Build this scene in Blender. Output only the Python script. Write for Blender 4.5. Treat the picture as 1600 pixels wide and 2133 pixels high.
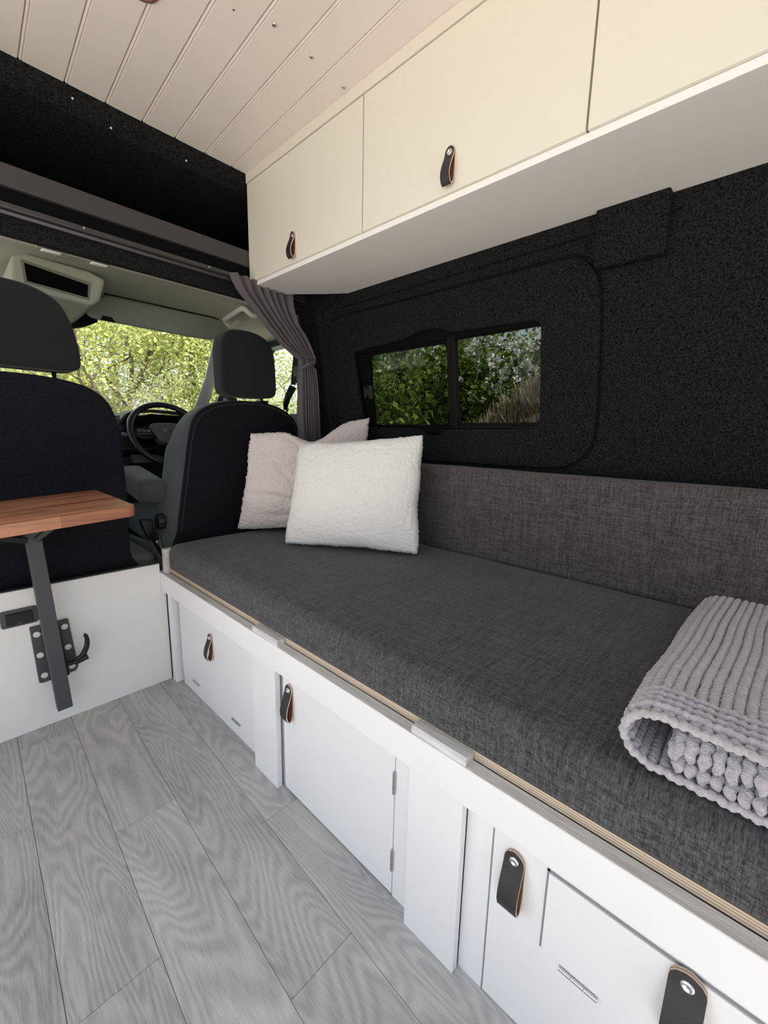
import bpy, bmesh, math, random
import numpy as np
from mathutils import Vector, Matrix, noise
from math import sin, cos, pi, radians

for o in list(bpy.data.objects): bpy.data.objects.remove(o)
S = bpy.context.scene
COL = S.collection

# ------------------------------------------------------------------ camera
yaw, pitch, roll, fpx = .8181, .1789, .0226, 871.21
fwd = Vector((sin(yaw)*cos(pitch), cos(yaw)*cos(pitch), -sin(pitch)))
rt = Vector((cos(yaw), -sin(yaw), 0)); up = rt.cross(fwd)
rt2 = rt*cos(roll)+up*sin(roll); up2 = rt2.cross(fwd)
cd = bpy.data.cameras.new('camera'); cam = bpy.data.objects.new('camera', cd); COL.objects.link(cam)
cam.matrix_world = Matrix(((rt2.x, up2.x, -fwd.x, 0), (rt2.y, up2.y, -fwd.y, 0), (rt2.z, up2.z, -fwd.z, 1.0), (0, 0, 0, 1)))
cd.sensor_fit = 'HORIZONTAL'; cd.sensor_width = 36; cd.lens = fpx/1600*36
cd.clip_start = .02; cd.clip_end = 200
S.camera = cam

# ------------------------------------------------------------------ world, sun, exposure
W = bpy.data.worlds.new('sky'); S.world = W; W.use_nodes = True
nt = W.node_tree; nt.nodes.clear()
N = nt.nodes.new; Lk = nt.links.new
tc = N('ShaderNodeTexCoord'); nz = N('ShaderNodeTexNoise'); nz.inputs['Scale'].default_value = 2.2; nz.inputs['Detail'].default_value = 6
rmp = N('ShaderNodeValToRGB'); rmp.color_ramp.elements[0].position = .42; rmp.color_ramp.elements[0].color = (.70, .82, 1, 1)
rmp.color_ramp.elements[1].position = .60; rmp.color_ramp.elements[1].color = (1, 1, 1, 1)
bg = N('ShaderNodeBackground'); bg.inputs['Strength'].default_value = 1.55
wo = N('ShaderNodeOutputWorld')
Lk(tc.outputs['Generated'], nz.inputs['Vector']); Lk(nz.outputs['Fac'], rmp.inputs['Fac'])
Lk(rmp.outputs['Color'], bg.inputs['Color']); Lk(bg.outputs[0], wo.inputs[0])
sd = bpy.data.lights.new('sun', 'SUN'); sd.energy = 11.0; sd.angle = radians(2); sd.color = (1, .95, .86)
sun = bpy.data.objects.new('sun', sd); COL.objects.link(sun)
sdir = Vector((.05, .72, -.86)).normalized()
sun.rotation_euler = sdir.to_track_quat('-Z', 'Y').to_euler(); sun.location = (2, -6, 9)
S.view_settings.view_transform = 'Standard'; S.view_settings.look = 'None'
S.view_settings.gamma = 1; S.view_settings.use_curve_mapping = False
S.view_settings.exposure = 0.05

# ------------------------------------------------------------------ materials
def mat(name, col, rough=.5, metal=0, spec=.5, var=0, vscale=20, bump=0, bscale=60, detail=4, stretch=(1, 1, 1), sheen=0, emit=None):
    m = bpy.data.materials.new(name); m.use_nodes = True
    t = m.node_tree; b = t.nodes['Principled BSDF']
    b.inputs['Base Color'].default_value = (*col, 1); b.inputs['Roughness'].default_value = rough
    b.inputs['Metallic'].default_value = metal; b.inputs['Specular IOR Level'].default_value = spec
    if sheen: b.inputs['Sheen Weight'].default_value = sheen
    tcn = t.nodes.new('ShaderNodeTexCoord'); mp = t.nodes.new('ShaderNodeMapping'); mp.inputs['Scale'].default_value = stretch
    t.links.new(tcn.outputs['Object'], mp.inputs[0])
    if var:
        n = t.nodes.new('ShaderNodeTexNoise'); n.inputs['Scale'].default_value = vscale; n.inputs['Detail'].default_value = detail
        t.links.new(mp.outputs[0], n.inputs['Vector'])
        r = t.nodes.new('ShaderNodeMapRange'); r.inputs['From Min'].default_value = .3; r.inputs['From Max'].default_value = .7
        r.inputs['To Min'].default_value = 1-var; r.inputs['To Max'].default_value = 1+var
        t.links.new(n.outputs['Fac'], r.inputs['Value'])
        v = t.nodes.new('ShaderNodeVectorMath'); v.operation = 'SCALE'; v.inputs[0].default_value = col
        t.links.new(r.outputs[0], v.inputs['Scale']); t.links.new(v.outputs[0], b.inputs['Base Color'])
    if bump:
        n2 = t.nodes.new('ShaderNodeTexNoise'); n2.inputs['Scale'].default_value = bscale; n2.inputs['Detail'].default_value = 3
        t.links.new(mp.outputs[0], n2.inputs['Vector'])
        bp = t.nodes.new('ShaderNodeBump'); bp.inputs['Strength'].default_value = bump; bp.inputs['Distance'].default_value = .003
        t.links.new(n2.outputs['Fac'], bp.inputs['Height']); t.links.new(bp.outputs[0], b.inputs['Normal'])
    return m

M = {}
M['white'] = mat('white_paint', (.80, .80, .81), .45, var=.015, vscale=6, bump=.10, bscale=90)
M['white_worn'] = mat('white_paint_brushed', (.62, .62, .61), .55, var=.16, vscale=14, bump=.5, bscale=40, stretch=(8, .7, 8))
M['board'] = mat('white_board', (.74, .74, .72), .5, var=.015, vscale=5, bump=.05, bscale=120)
M['cream'] = mat('cream_door', (.765, .735, .64), .5, var=.01, vscale=300, bump=.08, bscale=500)
M['cab_under'] = mat('cabinet_white', (.88, .865, .85), .5, var=.01, vscale=8, bump=.04, bscale=80)
M['ceiling'] = mat('ceiling_paint', (.83, .76, .72), .5, var=.02, vscale=5, bump=.08, bscale=50)
M['ceil_rail'] = mat('cream_rail', (.76, .72, .63), .5, bump=.05, bscale=90)
M['fleece'] = mat('black_fleece', (.0150, .0155, .0163), 1, spec=.06, var=.95, vscale=230, bump=1, bscale=330, detail=5)
M['seatback_carpet'] = mat('seat_back_carpet', (.011, .011, .0145), 1, spec=.1, var=.5, vscale=320, bump=.6, bscale=400)
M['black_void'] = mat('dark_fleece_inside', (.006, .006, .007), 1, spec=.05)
M['seat_fabric'] = mat('seat_fabric', (.015, .017, .018), .95, spec=.15, var=.2, vscale=500, bump=.3, bscale=600, sheen=.15)
M['seat_side'] = mat('seat_side_fabric', (.062, .072, .075), .9, spec=.2, var=.15, vscale=500, bump=.3, bscale=600, sheen=.2)
M['black_plastic'] = mat('black_plastic', (.009, .009, .010), .42, spec=.35, bump=.1, bscale=500)
M['dash_plastic'] = mat('dash_plastic', (.02, .022, .024), .5, bump=.15, bscale=500)
M['grey_plastic'] = mat('grey_plastic', (.13, .14, .14), .55, bump=.1, bscale=400)
M['rubber'] = mat('black_rubber', (.0035, .0035, .0035), .7, spec=.08)
M['frame_black'] = mat('window_frame_black', (.005, .005, .005), .55, spec=.12)
M['headliner'] = mat('headliner', (.53, .55, .455), .95, spec=.1, var=.04, vscale=300, bump=.15, bscale=400)
M['visor'] = mat('visor_vinyl', (.27, .285, .24), .8, spec=.2, bump=.1, bscale=500)
M['trim_grey'] = mat('light_grey_trim', (.72, .74, .71), .6)
M['chrome'] = mat('chrome', (.85, .85, .86), .15, 1)
M['steel'] = mat('brushed_steel', (.55, .55, .56), .35, 1)
M['zinc'] = mat('pale_screw', (.75, .75, .72), .4, .3)
M['anthracite'] = mat('anthracite_metal', (.055, .056, .062), .5, bump=.1, bscale=600)
M['beam'] = mat('brown_grey_vinyl', (.042, .037, .038), .6, bump=.1, bscale=300)
M['track'] = mat('dark_aluminium', (.085, .085, .09), .4, .8)
M['leather'] = mat('black_leather', (.022, .020, .022), .5, bump=.3, bscale=400)
M['leather_edge'] = mat('tan_leather_edge', (.60, .45, .36), .7, bump=.3, bscale=400)
M['leather_in'] = mat('brown_leather_inside', (.19, .075, .03), .75)
M['curtain'] = mat('grey_curtain_cloth', (.105, .092, .098), .75, spec=.3, bump=.15, bscale=900, sheen=.2)
M['pill_pink'] = mat('oatmeal_sherpa', (.66, .59, .57), 1, spec=.05, var=.06, vscale=180, bump=1, bscale=260, sheen=.3)
M['pill_white'] = mat('white_plush', (.80, .79, .76), 1, spec=.05, var=.03, vscale=200, bump=.8, bscale=330, sheen=.3)
M['knit'] = mat('grey_chenille', (.47, .455, .49), 1, spec=.08, var=.16, vscale=160, bump=.9, bscale=420, sheen=.5)
M['body_green'] = mat('body_paint', (.008, .035, .035), .3)
M['asphalt'] = mat('pale_gravel', (.62, .57, .51), .95, var=.2, vscale=8)
M['joint'] = mat('plank_joint', (.05, .05, .052), .9)
M['gap'] = mat('gap_black', (.01, .01, .01), .9)
M['bark'] = mat('bark', (.17, .14, .10), .9, var=.3, vscale=20, bump=.5, bscale=30)
M['twig'] = mat('pale_twig', (.30, .25, .17), .9, var=.2, vscale=20)
M['straw'] = mat('dry_grass', (.40, .33, .22), .9, var=.35, vscale=15)
M['blossom'] = mat('white_blossom', (.85, .84, .80), .7)

def leafmat(name, c1, c2, tr):
    m = bpy.data.materials.new(name); m.use_nodes = True; t = m.node_tree; t.nodes.clear()
    o = t.nodes.new('ShaderNodeOutputMaterial'); g = t.nodes.new('ShaderNodeNewGeometry')
    r = t.nodes.new('ShaderNodeValToRGB'); r.color_ramp.elements[0].color = (*c1, 1); r.color_ramp.elements[1].color = (*c2, 1)
    t.links.new(g.outputs['Random Per Island'], r.inputs['Fac'])
    d = t.nodes.new('ShaderNodeBsdfDiffuse'); tl = t.nodes.new('ShaderNodeBsdfTranslucent'); mx = t.nodes.new('ShaderNodeMixShader')
    mx.inputs[0].default_value = tr
    t.links.new(r.outputs[0], d.inputs[0]); t.links.new(r.outputs[0], tl.inputs[0])
    t.links.new(d.outputs[0], mx.inputs[1]); t.links.new(tl.outputs[0], mx.inputs[2]); t.links.new(mx.outputs[0], o.inputs[0])
    return m
M['leaf_lime'] = leafmat('lime_leaves', (.33, .39, .12), (.64, .68, .28), .45)
M['leaf_olive'] = leafmat('olive_twiggy_leaves', (.22, .25, .12), (.42, .44, .24), .3)
M['leaf_dark'] = leafmat('hedge_leaves', (.03, .07, .015), (.25, .33, .07), .3)

def glassmat(name, tint, gl=.010):
    m = bpy.data.materials.new(name); m.use_nodes = True; t = m.node_tree; t.nodes.clear()
    o = t.nodes.new('ShaderNodeOutputMaterial'); a = t.nodes.new('ShaderNodeBsdfTransparent'); a.inputs[0].default_value = (*tint, 1)
    b = t.nodes.new('ShaderNodeBsdfGlossy'); b.inputs['Roughness'].default_value = .02
    lw = t.nodes.new('ShaderNodeLayerWeight'); pw = t.nodes.new('ShaderNodeMath'); pw.operation = 'POWER'; pw.inputs[1].default_value = 4; t.links.new(lw.outputs['Facing'], pw.inputs[0])
    ma = t.nodes.new('ShaderNodeMath'); ma.operation = 'MULTIPLY_ADD'; ma.inputs[1].default_value = .22; ma.inputs[2].default_value = gl; t.links.new(pw.outputs[0], ma.inputs[0])
    mx = t.nodes.new('ShaderNodeMixShader'); t.links.new(ma.outputs[0], mx.inputs[0])
    t.links.new(a.outputs[0], mx.inputs[1]); t.links.new(b.outputs[0], mx.inputs[2]); t.links.new(mx.outputs[0], o.inputs[0])
    return m
M['glass'] = glassmat('clear_glass', (.93, .95, .93))
M['tint'] = glassmat('privacy_glass', (.42, .44, .42))
M['lens'] = mat('clear_lamp_lens', (.72, .74, .70), .25)

# grey oak floor: contour lines of a stretched noise give cathedral grain
def woodfloor():
    m = bpy.data.materials.new('grey_oak_plank'); m.use_nodes = True; t = m.node_tree; b = t.nodes['Principled BSDF']
    nn = t.nodes.new; lk = t.links.new
    g = nn('ShaderNodeNewGeometry'); oi = nn('ShaderNodeObjectInfo')
    off = nn('ShaderNodeVectorMath'); off.operation = 'SCALE'; off.inputs[0].default_value = (37, 53, 0); lk(oi.outputs['Random'], off.inputs['Scale'])
    ad = nn('ShaderNodeVectorMath'); lk(g.outputs['Position'], ad.inputs[0]); lk(off.outputs[0], ad.inputs[1])
    mp = nn('ShaderNodeMapping'); mp.inputs['Scale'].default_value = (7.0, 1.0, 1); lk(ad.outputs[0], mp.inputs[0])
    n1 = nn('ShaderNodeTexNoise'); n1.inputs['Scale'].default_value = 1; n1.inputs['Detail'].default_value = 1.6; n1.inputs['Roughness'].default_value = .45; n1.inputs['Distortion'].default_value = .5
    lk(mp.outputs[0], n1.inputs['Vector'])
    mu = nn('ShaderNodeMath'); mu.operation = 'MULTIPLY'; mu.inputs[1].default_value = 190; lk(n1.outputs['Fac'], mu.inputs[0])
    sn = nn('ShaderNodeMath'); sn.operation = 'SINE'; lk(mu.outputs[0], sn.inputs[0])
    mp2 = nn('ShaderNodeMapping'); mp2.inputs['Scale'].default_value = (420, 26, 1); lk(ad.outputs[0], mp2.inputs[0])
    n2 = nn('ShaderNodeTexNoise'); n2.inputs['Scale'].default_value = 1; n2.inputs['Detail'].default_value = 3; lk(mp2.outputs[0], n2.inputs['Vector'])
    mp3 = nn('ShaderNodeMapping'); mp3.inputs['Scale'].default_value = (9, 2.5, 1); lk(ad.outputs[0], mp3.inputs[0])
    n3 = nn('ShaderNodeTexNoise'); n3.inputs['Scale'].default_value = 1; n3.inputs['Detail'].default_value = 3; lk(mp3.outputs[0], n3.inputs['Vector'])
    a1 = nn('ShaderNodeMath'); a1.operation = 'MULTIPLY_ADD'; a1.inputs[1].default_value = .07; a1.inputs[2].default_value = .07; lk(sn.outputs[0], a1.inputs[0])
    a2 = nn('ShaderNodeMath'); a2.operation = 'MULTIPLY_ADD'; a2.inputs[1].default_value = .45; lk(n2.outputs['Fac'], a2.inputs[0]); lk(a1.outputs[0], a2.inputs[2])
    a3 = nn('ShaderNodeMath'); a3.operation = 'MULTIPLY_ADD'; a3.inputs[1].default_value = .5; lk(n3.outputs['Fac'], a3.inputs[0]); lk(a2.outputs[0], a3.inputs[2])
    a4 = nn('ShaderNodeMath'); a4.operation = 'MULTIPLY_ADD'; a4.inputs[1].default_value = .10; lk(oi.outputs['Random'], a4.inputs[0]); lk(a3.outputs[0], a4.inputs[2])
    r = nn('ShaderNodeValToRGB'); e = r.color_ramp.elements; e[0].position = .28; e[0].color = (.20, .203, .207, 1); e[1].position = .85; e[1].color = (.56, .555, .54, 1)
    lk(a4.outputs[0], r.inputs['Fac']); lk(r.outputs[0], b.inputs['Base Color'])
    b.inputs['Roughness'].default_value = .42; b.inputs['Specular IOR Level'].default_value = .45
    bp = nn('ShaderNodeBump'); bp.inputs['Strength'].default_value = .25; bp.inputs['Distance'].default_value = .002; lk(a2.outputs[0], bp.inputs['Height']); lk(bp.outputs[0], b.inputs['Normal'])
    return m
M['floor'] = woodfloor()

# woven upholstery: fine over-under weave with slubs
def weave(name, c1, c2, axes='XYZ', sc=820):
    m = bpy.data.materials.new(name); m.use_nodes = True; t = m.node_tree; b = t.nodes['Principled BSDF']
    nn = t.nodes.new; lk = t.links.new
    g = nn('ShaderNodeTexCoord'); sx = nn('ShaderNodeSeparateXYZ'); lk(g.outputs['Object'], sx.inputs[0])
    def wav(i, j, k):   # threads across direction i
        cb = nn('ShaderNodeCombineXYZ')
        for q, (idx, s_) in enumerate(((i, sc), (j, 120), (k, 120))):
            mm = nn('ShaderNodeMath'); mm.operation = 'MULTIPLY'; mm.inputs[1].default_value = s_; lk(sx.outputs[idx], mm.inputs[0]); lk(mm.outputs[0], cb.inputs[q])
        n_ = nn('ShaderNodeTexNoise'); n_.inputs['Scale'].default_value = 1; n_.inputs['Detail'].default_value = 1; lk(cb.outputs[0], n_.inputs['Vector'])
        vs = nn('ShaderNodeVectorMath'); vs.operation = 'MULTIPLY'; vs.inputs[1].default_value = (.30, .13, .13); lk(cb.outputs[0], vs.inputs[0])
        n3_ = nn('ShaderNodeTexNoise'); n3_.inputs['Scale'].default_value = 1; n3_.inputs['Detail'].default_value = 1; lk(vs.outputs[0], n3_.inputs['Vector'])
        mm = nn('ShaderNodeMix'); mm.inputs[0].default_value = .36; lk(n_.outputs['Fac'], mm.inputs[2]); lk(n3_.outputs['Fac'], mm.inputs[3])
        return mm.outputs[0]
    ge = nn('ShaderNodeNewGeometry'); sn_ = nn('ShaderNodeSeparateXYZ'); lk(ge.outputs['True Normal'], sn_.inputs[0])
    tot = None
    for ax, src in enumerate((wav(0, 1, 2), wav(1, 0, 2), wav(2, 1, 0))):
        ab = nn('ShaderNodeMath'); ab.operation = 'ABSOLUTE'; lk(sn_.outputs[ax], ab.inputs[0])
        om = nn('ShaderNodeMath'); om.operation = 'SUBTRACT'; om.inputs[0].default_value = 1; lk(ab.outputs[0], om.inputs[1])
        ce = nn('ShaderNodeMath'); ce.operation = 'SUBTRACT'; ce.inputs[1].default_value = .5; lk(src, ce.inputs[0])
        ml = nn('ShaderNodeMath'); ml.operation = 'MULTIPLY'; lk(om.outputs[0], ml.inputs[0]); lk(ce.outputs[0], ml.inputs[1])
        if tot is None: tot = ml
        else:
            q = nn('ShaderNodeMath'); lk(tot.outputs[0], q.inputs[0]); lk(ml.outputs[0], q.inputs[1]); tot = q
    s2 = tot
    mr = nn('ShaderNodeMapRange'); mr.inputs['From Min'].default_value = -.20; mr.inputs['From Max'].default_value = .26; lk(s2.outputs[0], mr.inputs['Value'])
    mx = nn('ShaderNodeMix'); mx.data_type = 'RGBA'; mx.inputs[6].default_value = (*c1, 1); mx.inputs[7].default_value = (*c2, 1); lk(mr.outputs[0], mx.inputs[0])
    lk(mx.outputs[2], b.inputs['Base Color']); b.inputs['Roughness'].default_value = .92; b.inputs['Specular IOR Level'].default_value = .2
    b.inputs['Sheen Weight'].default_value = .15
    bp = nn('ShaderNodeBump'); bp.inputs['Strength'].default_value = .6; bp.inputs['Distance'].default_value = .002; lk(s2.outputs[0], bp.inputs['Height']); lk(bp.outputs[0], b.inputs['Normal'])
    return m
M['weave'] = weave('charcoal_weave', (.019, .019, .021), (.122, .121, .126))
M['weave2'] = weave('warm_charcoal_weave', (.031, .028, .029), (.145, .133, .135))

# layered plywood edge
def ply():
    m = bpy.data.materials.new('birch_ply_edge'); m.use_nodes = True; t = m.node_tree; b = t.nodes['Principled BSDF']
    nn = t.nodes.new; lk = t.links.new
    g = nn('ShaderNodeNewGeometry'); sx = nn('ShaderNodeSeparateXYZ'); lk(g.outputs['Position'], sx.inputs[0])
    n = nn('ShaderNodeTexNoise'); n.inputs['Scale'].default_value = 30; mp = nn('ShaderNodeMapping'); mp.inputs['Scale'].default_value = (1, .5, 3); lk(g.outputs['Position'], mp.inputs[0]); lk(mp.outputs[0], n.inputs['Vector'])
    mu = nn('ShaderNodeMath'); mu.operation = 'MULTIPLY'; mu.inputs[1].default_value = 1500; lk(sx.outputs[2], mu.inputs[0])
    m2 = nn('ShaderNodeMath'); m2.operation = 'MULTIPLY_ADD'; m2.inputs[1].default_value = 2.5; lk(n.outputs['Fac'], m2.inputs[0]); lk(mu.outputs[0], m2.inputs[2])
    sn = nn('ShaderNodeMath'); sn.operation = 'SINE'; lk(m2.outputs[0], sn.inputs[0])
    r = nn('ShaderNodeValToRGB'); r.color_ramp.elements[0].position = .1; r.color_ramp.elements[0].color = (.36, .27, .19, 1); r.color_ramp.elements[1].position = .9; r.color_ramp.elements[1].color = (.66, .56, .44, 1)
    mr = nn('ShaderNodeMapRange'); mr.inputs['From Min'].default_value = -1; lk(sn.outputs[0], mr.inputs['Value']); lk(mr.outputs[0], r.inputs['Fac'])
    lk(r.outputs[0], b.inputs['Base Color']); b.inputs['Roughness'].default_value = .7
    return m
M['ply'] = ply()

# butcher-block table: staves of random tone with grain
def block():
    m = bpy.data.materials.new('acacia_staves'); m.use_nodes = True; t = m.node_tree; b = t.nodes['Principled BSDF']
    nn = t.nodes.new; lk = t.links.new
    g = nn('ShaderNodeTexCoord')
    br = nn('ShaderNodeTexBrick'); br.offset = .37; br.inputs['Scale'].default_value = 1; br.inputs['Brick Width'].default_value = .34; br.inputs['Row Height'].default_value = .030
    br.inputs['Mortar Size'].default_value = 0; br.inputs['Color1'].default_value = (.30, .105, .050, 1); br.inputs['Color2'].default_value = (.56, .265, .150, 1); br.inputs['Bias'].default_value = 0
    lk(g.outputs['Object'], br.inputs['Vector'])
    mp = nn('ShaderNodeMapping'); mp.inputs['Scale'].default_value = (6, 70, 70); lk(g.outputs['Object'], mp.inputs[0])
    n = nn('ShaderNodeTexNoise'); n.inputs['Scale'].default_value = 1; n.inputs['Detail'].default_value = 5; n.inputs['Distortion'].default_value = .6; lk(mp.outputs[0], n.inputs['Vector'])
    r = nn('ShaderNodeMapRange'); r.inputs['From Min'].default_value = .3; r.inputs['From Max'].default_value = .7; r.inputs['To Min'].default_value = .66; r.inputs['To Max'].default_value = 1.2; lk(n.outputs['Fac'], r.inputs['Value'])
    v = nn('ShaderNodeVectorMath'); v.operation = 'SCALE'; lk(br.outputs['Color'], v.inputs[0]); lk(r.outputs[0], v.inputs['Scale'])
    lk(v.outputs[0], b.inputs['Base Color']); b.inputs['Roughness'].default_value = .4
    return m
M['block'] = block()

# ------------------------------------------------------------------ mesh helpers
BASE = {}
def empty(name, label=None, cat=None, loc=(0, 0, 0), group=None, kind=None):
    o = bpy.data.objects.new(name, None); o.empty_display_size = .05; COL.objects.link(o); o.location = loc
    BASE[o.name] = Vector(loc)
    tag(o, label, cat, group, kind); return o
def tag(o, label=None, cat=None, group=None, kind=None):
    for k, v in (('label', label), ('category', cat), ('group', group), ('kind', kind)):
        if v: o[k] = v
    return o
def build(name, bm, m, parent=None, smooth=False, label=None, cat=None, group=None, kind=None, base=None, bevel=0, autosmooth=None):
    me = bpy.data.meshes.new(name)
    b = BASE[parent.name] if parent else Vector(base if base else (0, 0, 0))
    if isinstance(bm, bmesh.types.BMesh):
        bmesh.ops.recalc_face_normals(bm, faces=bm.faces)
        bmesh.ops.translate(bm, verts=bm.verts, vec=-b); bm.to_mesh(me); bm.free()
    else:
        v, f = bm; me.from_pydata([tuple(Vector(p)-b) for p in v], [], f)
    for x in (m if isinstance(m, (list, tuple)) else [m]): me.materials.append(x)
    if smooth: me.polygons.foreach_set('use_smooth', [True]*len(me.polygons))
    o = bpy.data.objects.new(name, me); COL.objects.link(o)
    if parent: o.parent = parent
    else: o.location = b
    BASE[o.name] = b
    if autosmooth and smooth:
        me.set_sharp_from_angle(angle=radians(autosmooth))
    if bevel:
        mo = o.modifiers.new('bevel', 'BEVEL'); mo.width = bevel; mo.segments = 2; mo.limit_method = 'ANGLE'; mo.angle_limit = radians(40)
    return tag(o, label, cat, group, kind)
def B(): return bmesh.new()
def box(bm, x0, x1, y0, y1, z0, z1, mi=0):
    v = [bm.verts.new(p) for p in ((x0, y0, z0), (x1, y0, z0), (x1, y1, z0), (x0, y1, z0), (x0, y0, z1), (x1, y0, z1), (x1, y1, z1), (x0, y1, z1))]
    for q in ((3, 2, 1, 0), (4, 5, 6, 7), (0, 1, 5, 4), (1, 2, 6, 5), (2, 3, 7, 6), (3, 0, 4, 7)):
        bm.faces.new([v[i] for i in q]).material_index = mi
    return bm
def bbox(*a): return box(B(), *a)
def loft(bm, loops, cap=True, closed=True, mi=0):
    rows = [[bm.verts.new(p) for p in L] for L in loops]
    n = len(rows[0])
    for a, b in zip(rows, rows[1:]):
        for i in range(n if closed else n-1):
            j = (i+1) % n
            bm.faces.new((a[i], a[j], b[j], b[i])).material_index = mi
    if cap and closed:
        bm.faces.new(list(reversed(rows[0]))).material_index = mi; bm.faces.new(rows[-1]).material_index = mi
    return rows
def tube(bm, pts, r, n=10, mi=0):
    pts = [Vector(p) for p in pts]; rs = r if isinstance(r, (list, tuple)) else [r]*len(pts)
    t0 = (pts[1]-pts[0]).normalized(); a = t0.orthogonal().normalized(); loops = []
    for i, p in enumerate(pts):
        t = (pts[min(i+1, len(pts)-1)]-pts[max(i-1, 0)]).normalized()
        a = (a-t*a.dot(t)).normalized(); b_ = t.cross(a)
        loops.append([p+(a*cos(2*pi*k/n)+b_*sin(2*pi*k/n))*rs[i] for k in range(n)])
    loft(bm, loops, mi=mi); return bm
def sweep(bm, pts, w, h, upv, mi=0):
    """rectangular bar w x h swept along pts"""
    pts = [Vector(p) for p in pts]; upv = Vector(upv); loops = []
    for i, p in enumerate(pts):
        t = (pts[min(i+1, len(pts)-1)]-pts[max(i-1, 0)]).normalized()
        s = t.cross(upv).normalized(); u = s.cross(t)
        loops.append([p+s*w/2+u*h/2, p-s*w/2+u*h/2, p-s*w/2-u*h/2, p+s*w/2-u*h/2])
    loft(bm, loops, mi=mi); return bm
def catmull(pts, n, closed=True):
    P_ = [Vector(p) for p in pts]; out = []; m = len(P_)
    segs = m if closed else m-1
    for i in range(segs):
        p0, p1, p2, p3 = (P_[(i-1) % m], P_[i], P_[(i+1) % m], P_[(i+2) % m]) if closed else (P_[max(i-1, 0)], P_[i], P_[i+1], P_[min(i+2, m-1)])
        for k in range(n):
            t = k/n
            out.append(.5*((2*p1)+(p2-p0)*t+(2*p0-5*p1+4*p2-p3)*t*t+(3*p1-p0-3*p2+p3)*t**3))
    if not closed: out.append(P_[-1])
    return out
def rrect(x0, x1, y0, y1, r, n=6):
    out = []
    for cx, cy, a in ((x1-r, y1-r, 0), (x0+r, y1-r, 90), (x0+r, y0+r, 180), (x1-r, y0+r, 270)):
        for k in range(n+1):
            t = radians(a+90*k/n); out.append((cx+r*cos(t), cy+r*sin(t)))
    return out
def prism(bm, poly, f, d0, d1, mi=0):
    """poly of 2D points, f(u,v,d)->3D, extruded from depth d0 to d1"""
    loft(bm, [[f(u, v, d0) for u, v in poly], [f(u, v, d1) for u, v in poly]], mi=mi); return bm
def rounded_slab(bm, poly, f, d0, d1, r, c=None, n=4, mi=0):
    """slab with rounded rims: poly shrinks toward its centroid-normal near both faces"""
    P2 = [Vector((u, v)) for u, v in poly]; m = len(P2)
    nor = []
    for i in range(m):
        t = (P2[(i+1) % m]-P2[i-1]); t = t.normalized() if t.length > 1e-9 else Vector((1, 0)); nor.append(Vector((-t.y, t.x)))
    area = sum(P2[i].x*P2[(i+1) % m].y-P2[(i+1) % m].x*P2[i].y for i in range(m))
    s = 1 if area > 0 else -1
    loops = []
    sg = 1 if d1 > d0 else -1
    for k in range(n+1):
        a = pi/2*k/n; ins = r*(1-sin(a)); dd = d0+sg*r*(1-cos(a)); loops.append([f(*(P2[i]+nor[i]*s*ins), dd) for i in range(m)])
    for k in range(n+1):
        a = pi/2*(1-k/n); ins = r*(1-sin(a)); dd = d1-sg*r*(1-cos(a)); loops.append([f(*(P2[i]+nor[i]*s*ins), dd) for i in range(m)])
    loft(bm, loops, mi=mi); return bm
def lathe(bm, prof, M_, n=20, mi=0):
    loops = [[M_ @ Vector((r*cos(2*pi*k/n), r*sin(2*pi*k/n), z)) for k in range(n)] for r, z in prof]
    loft(bm, loops, mi=mi); return bm
def frame_to(p, d):
    q = Vector(d).to_track_quat('Z', 'Y').to_matrix().to_4x4(); q.translation = Vector(p); return q
def ring(bm, A, Bl, c, f, dA, dB, mi=0):
    """quad strip between two star-shaped loops about centre c"""
    def ray_hit(L, a):
        d = Vector((cos(a), sin(a))); best = None
        for i in range(len(L)):
            p = Vector(L[i])-Vector(c); q = Vector(L[(i+1) % len(L)])-Vector(c); e = q-p
            den = d.x*e.y-d.y*e.x
            if abs(den) < 1e-12: continue
            t = (p.x*e.y-p.y*e.x)/den; s_ = (p.x*d.y-p.y*d.x)/den
            if t > 0 and -1e-6 <= s_ <= 1+1e-6: best = t if best is None else max(best, t)
        return Vector(c)+d*best
    ang = sorted({round(math.atan2(p[1]-c[1], p[0]-c[0]), 5) for p in list(A)+list(Bl)} | {round(-pi+2*pi*k/90, 5) for k in range(90)})
    ra = [bm.verts.new(f(*ray_hit(A, a), dA)) for a in ang]; rb = [bm.verts.new(f(*ray_hit(Bl, a), dB)) for a in ang]
    n = len(ang)
    for i in range(n): bm.faces.new((ra[i], ra[(i+1) % n], rb[(i+1) % n], rb[i])).material_index = mi

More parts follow.
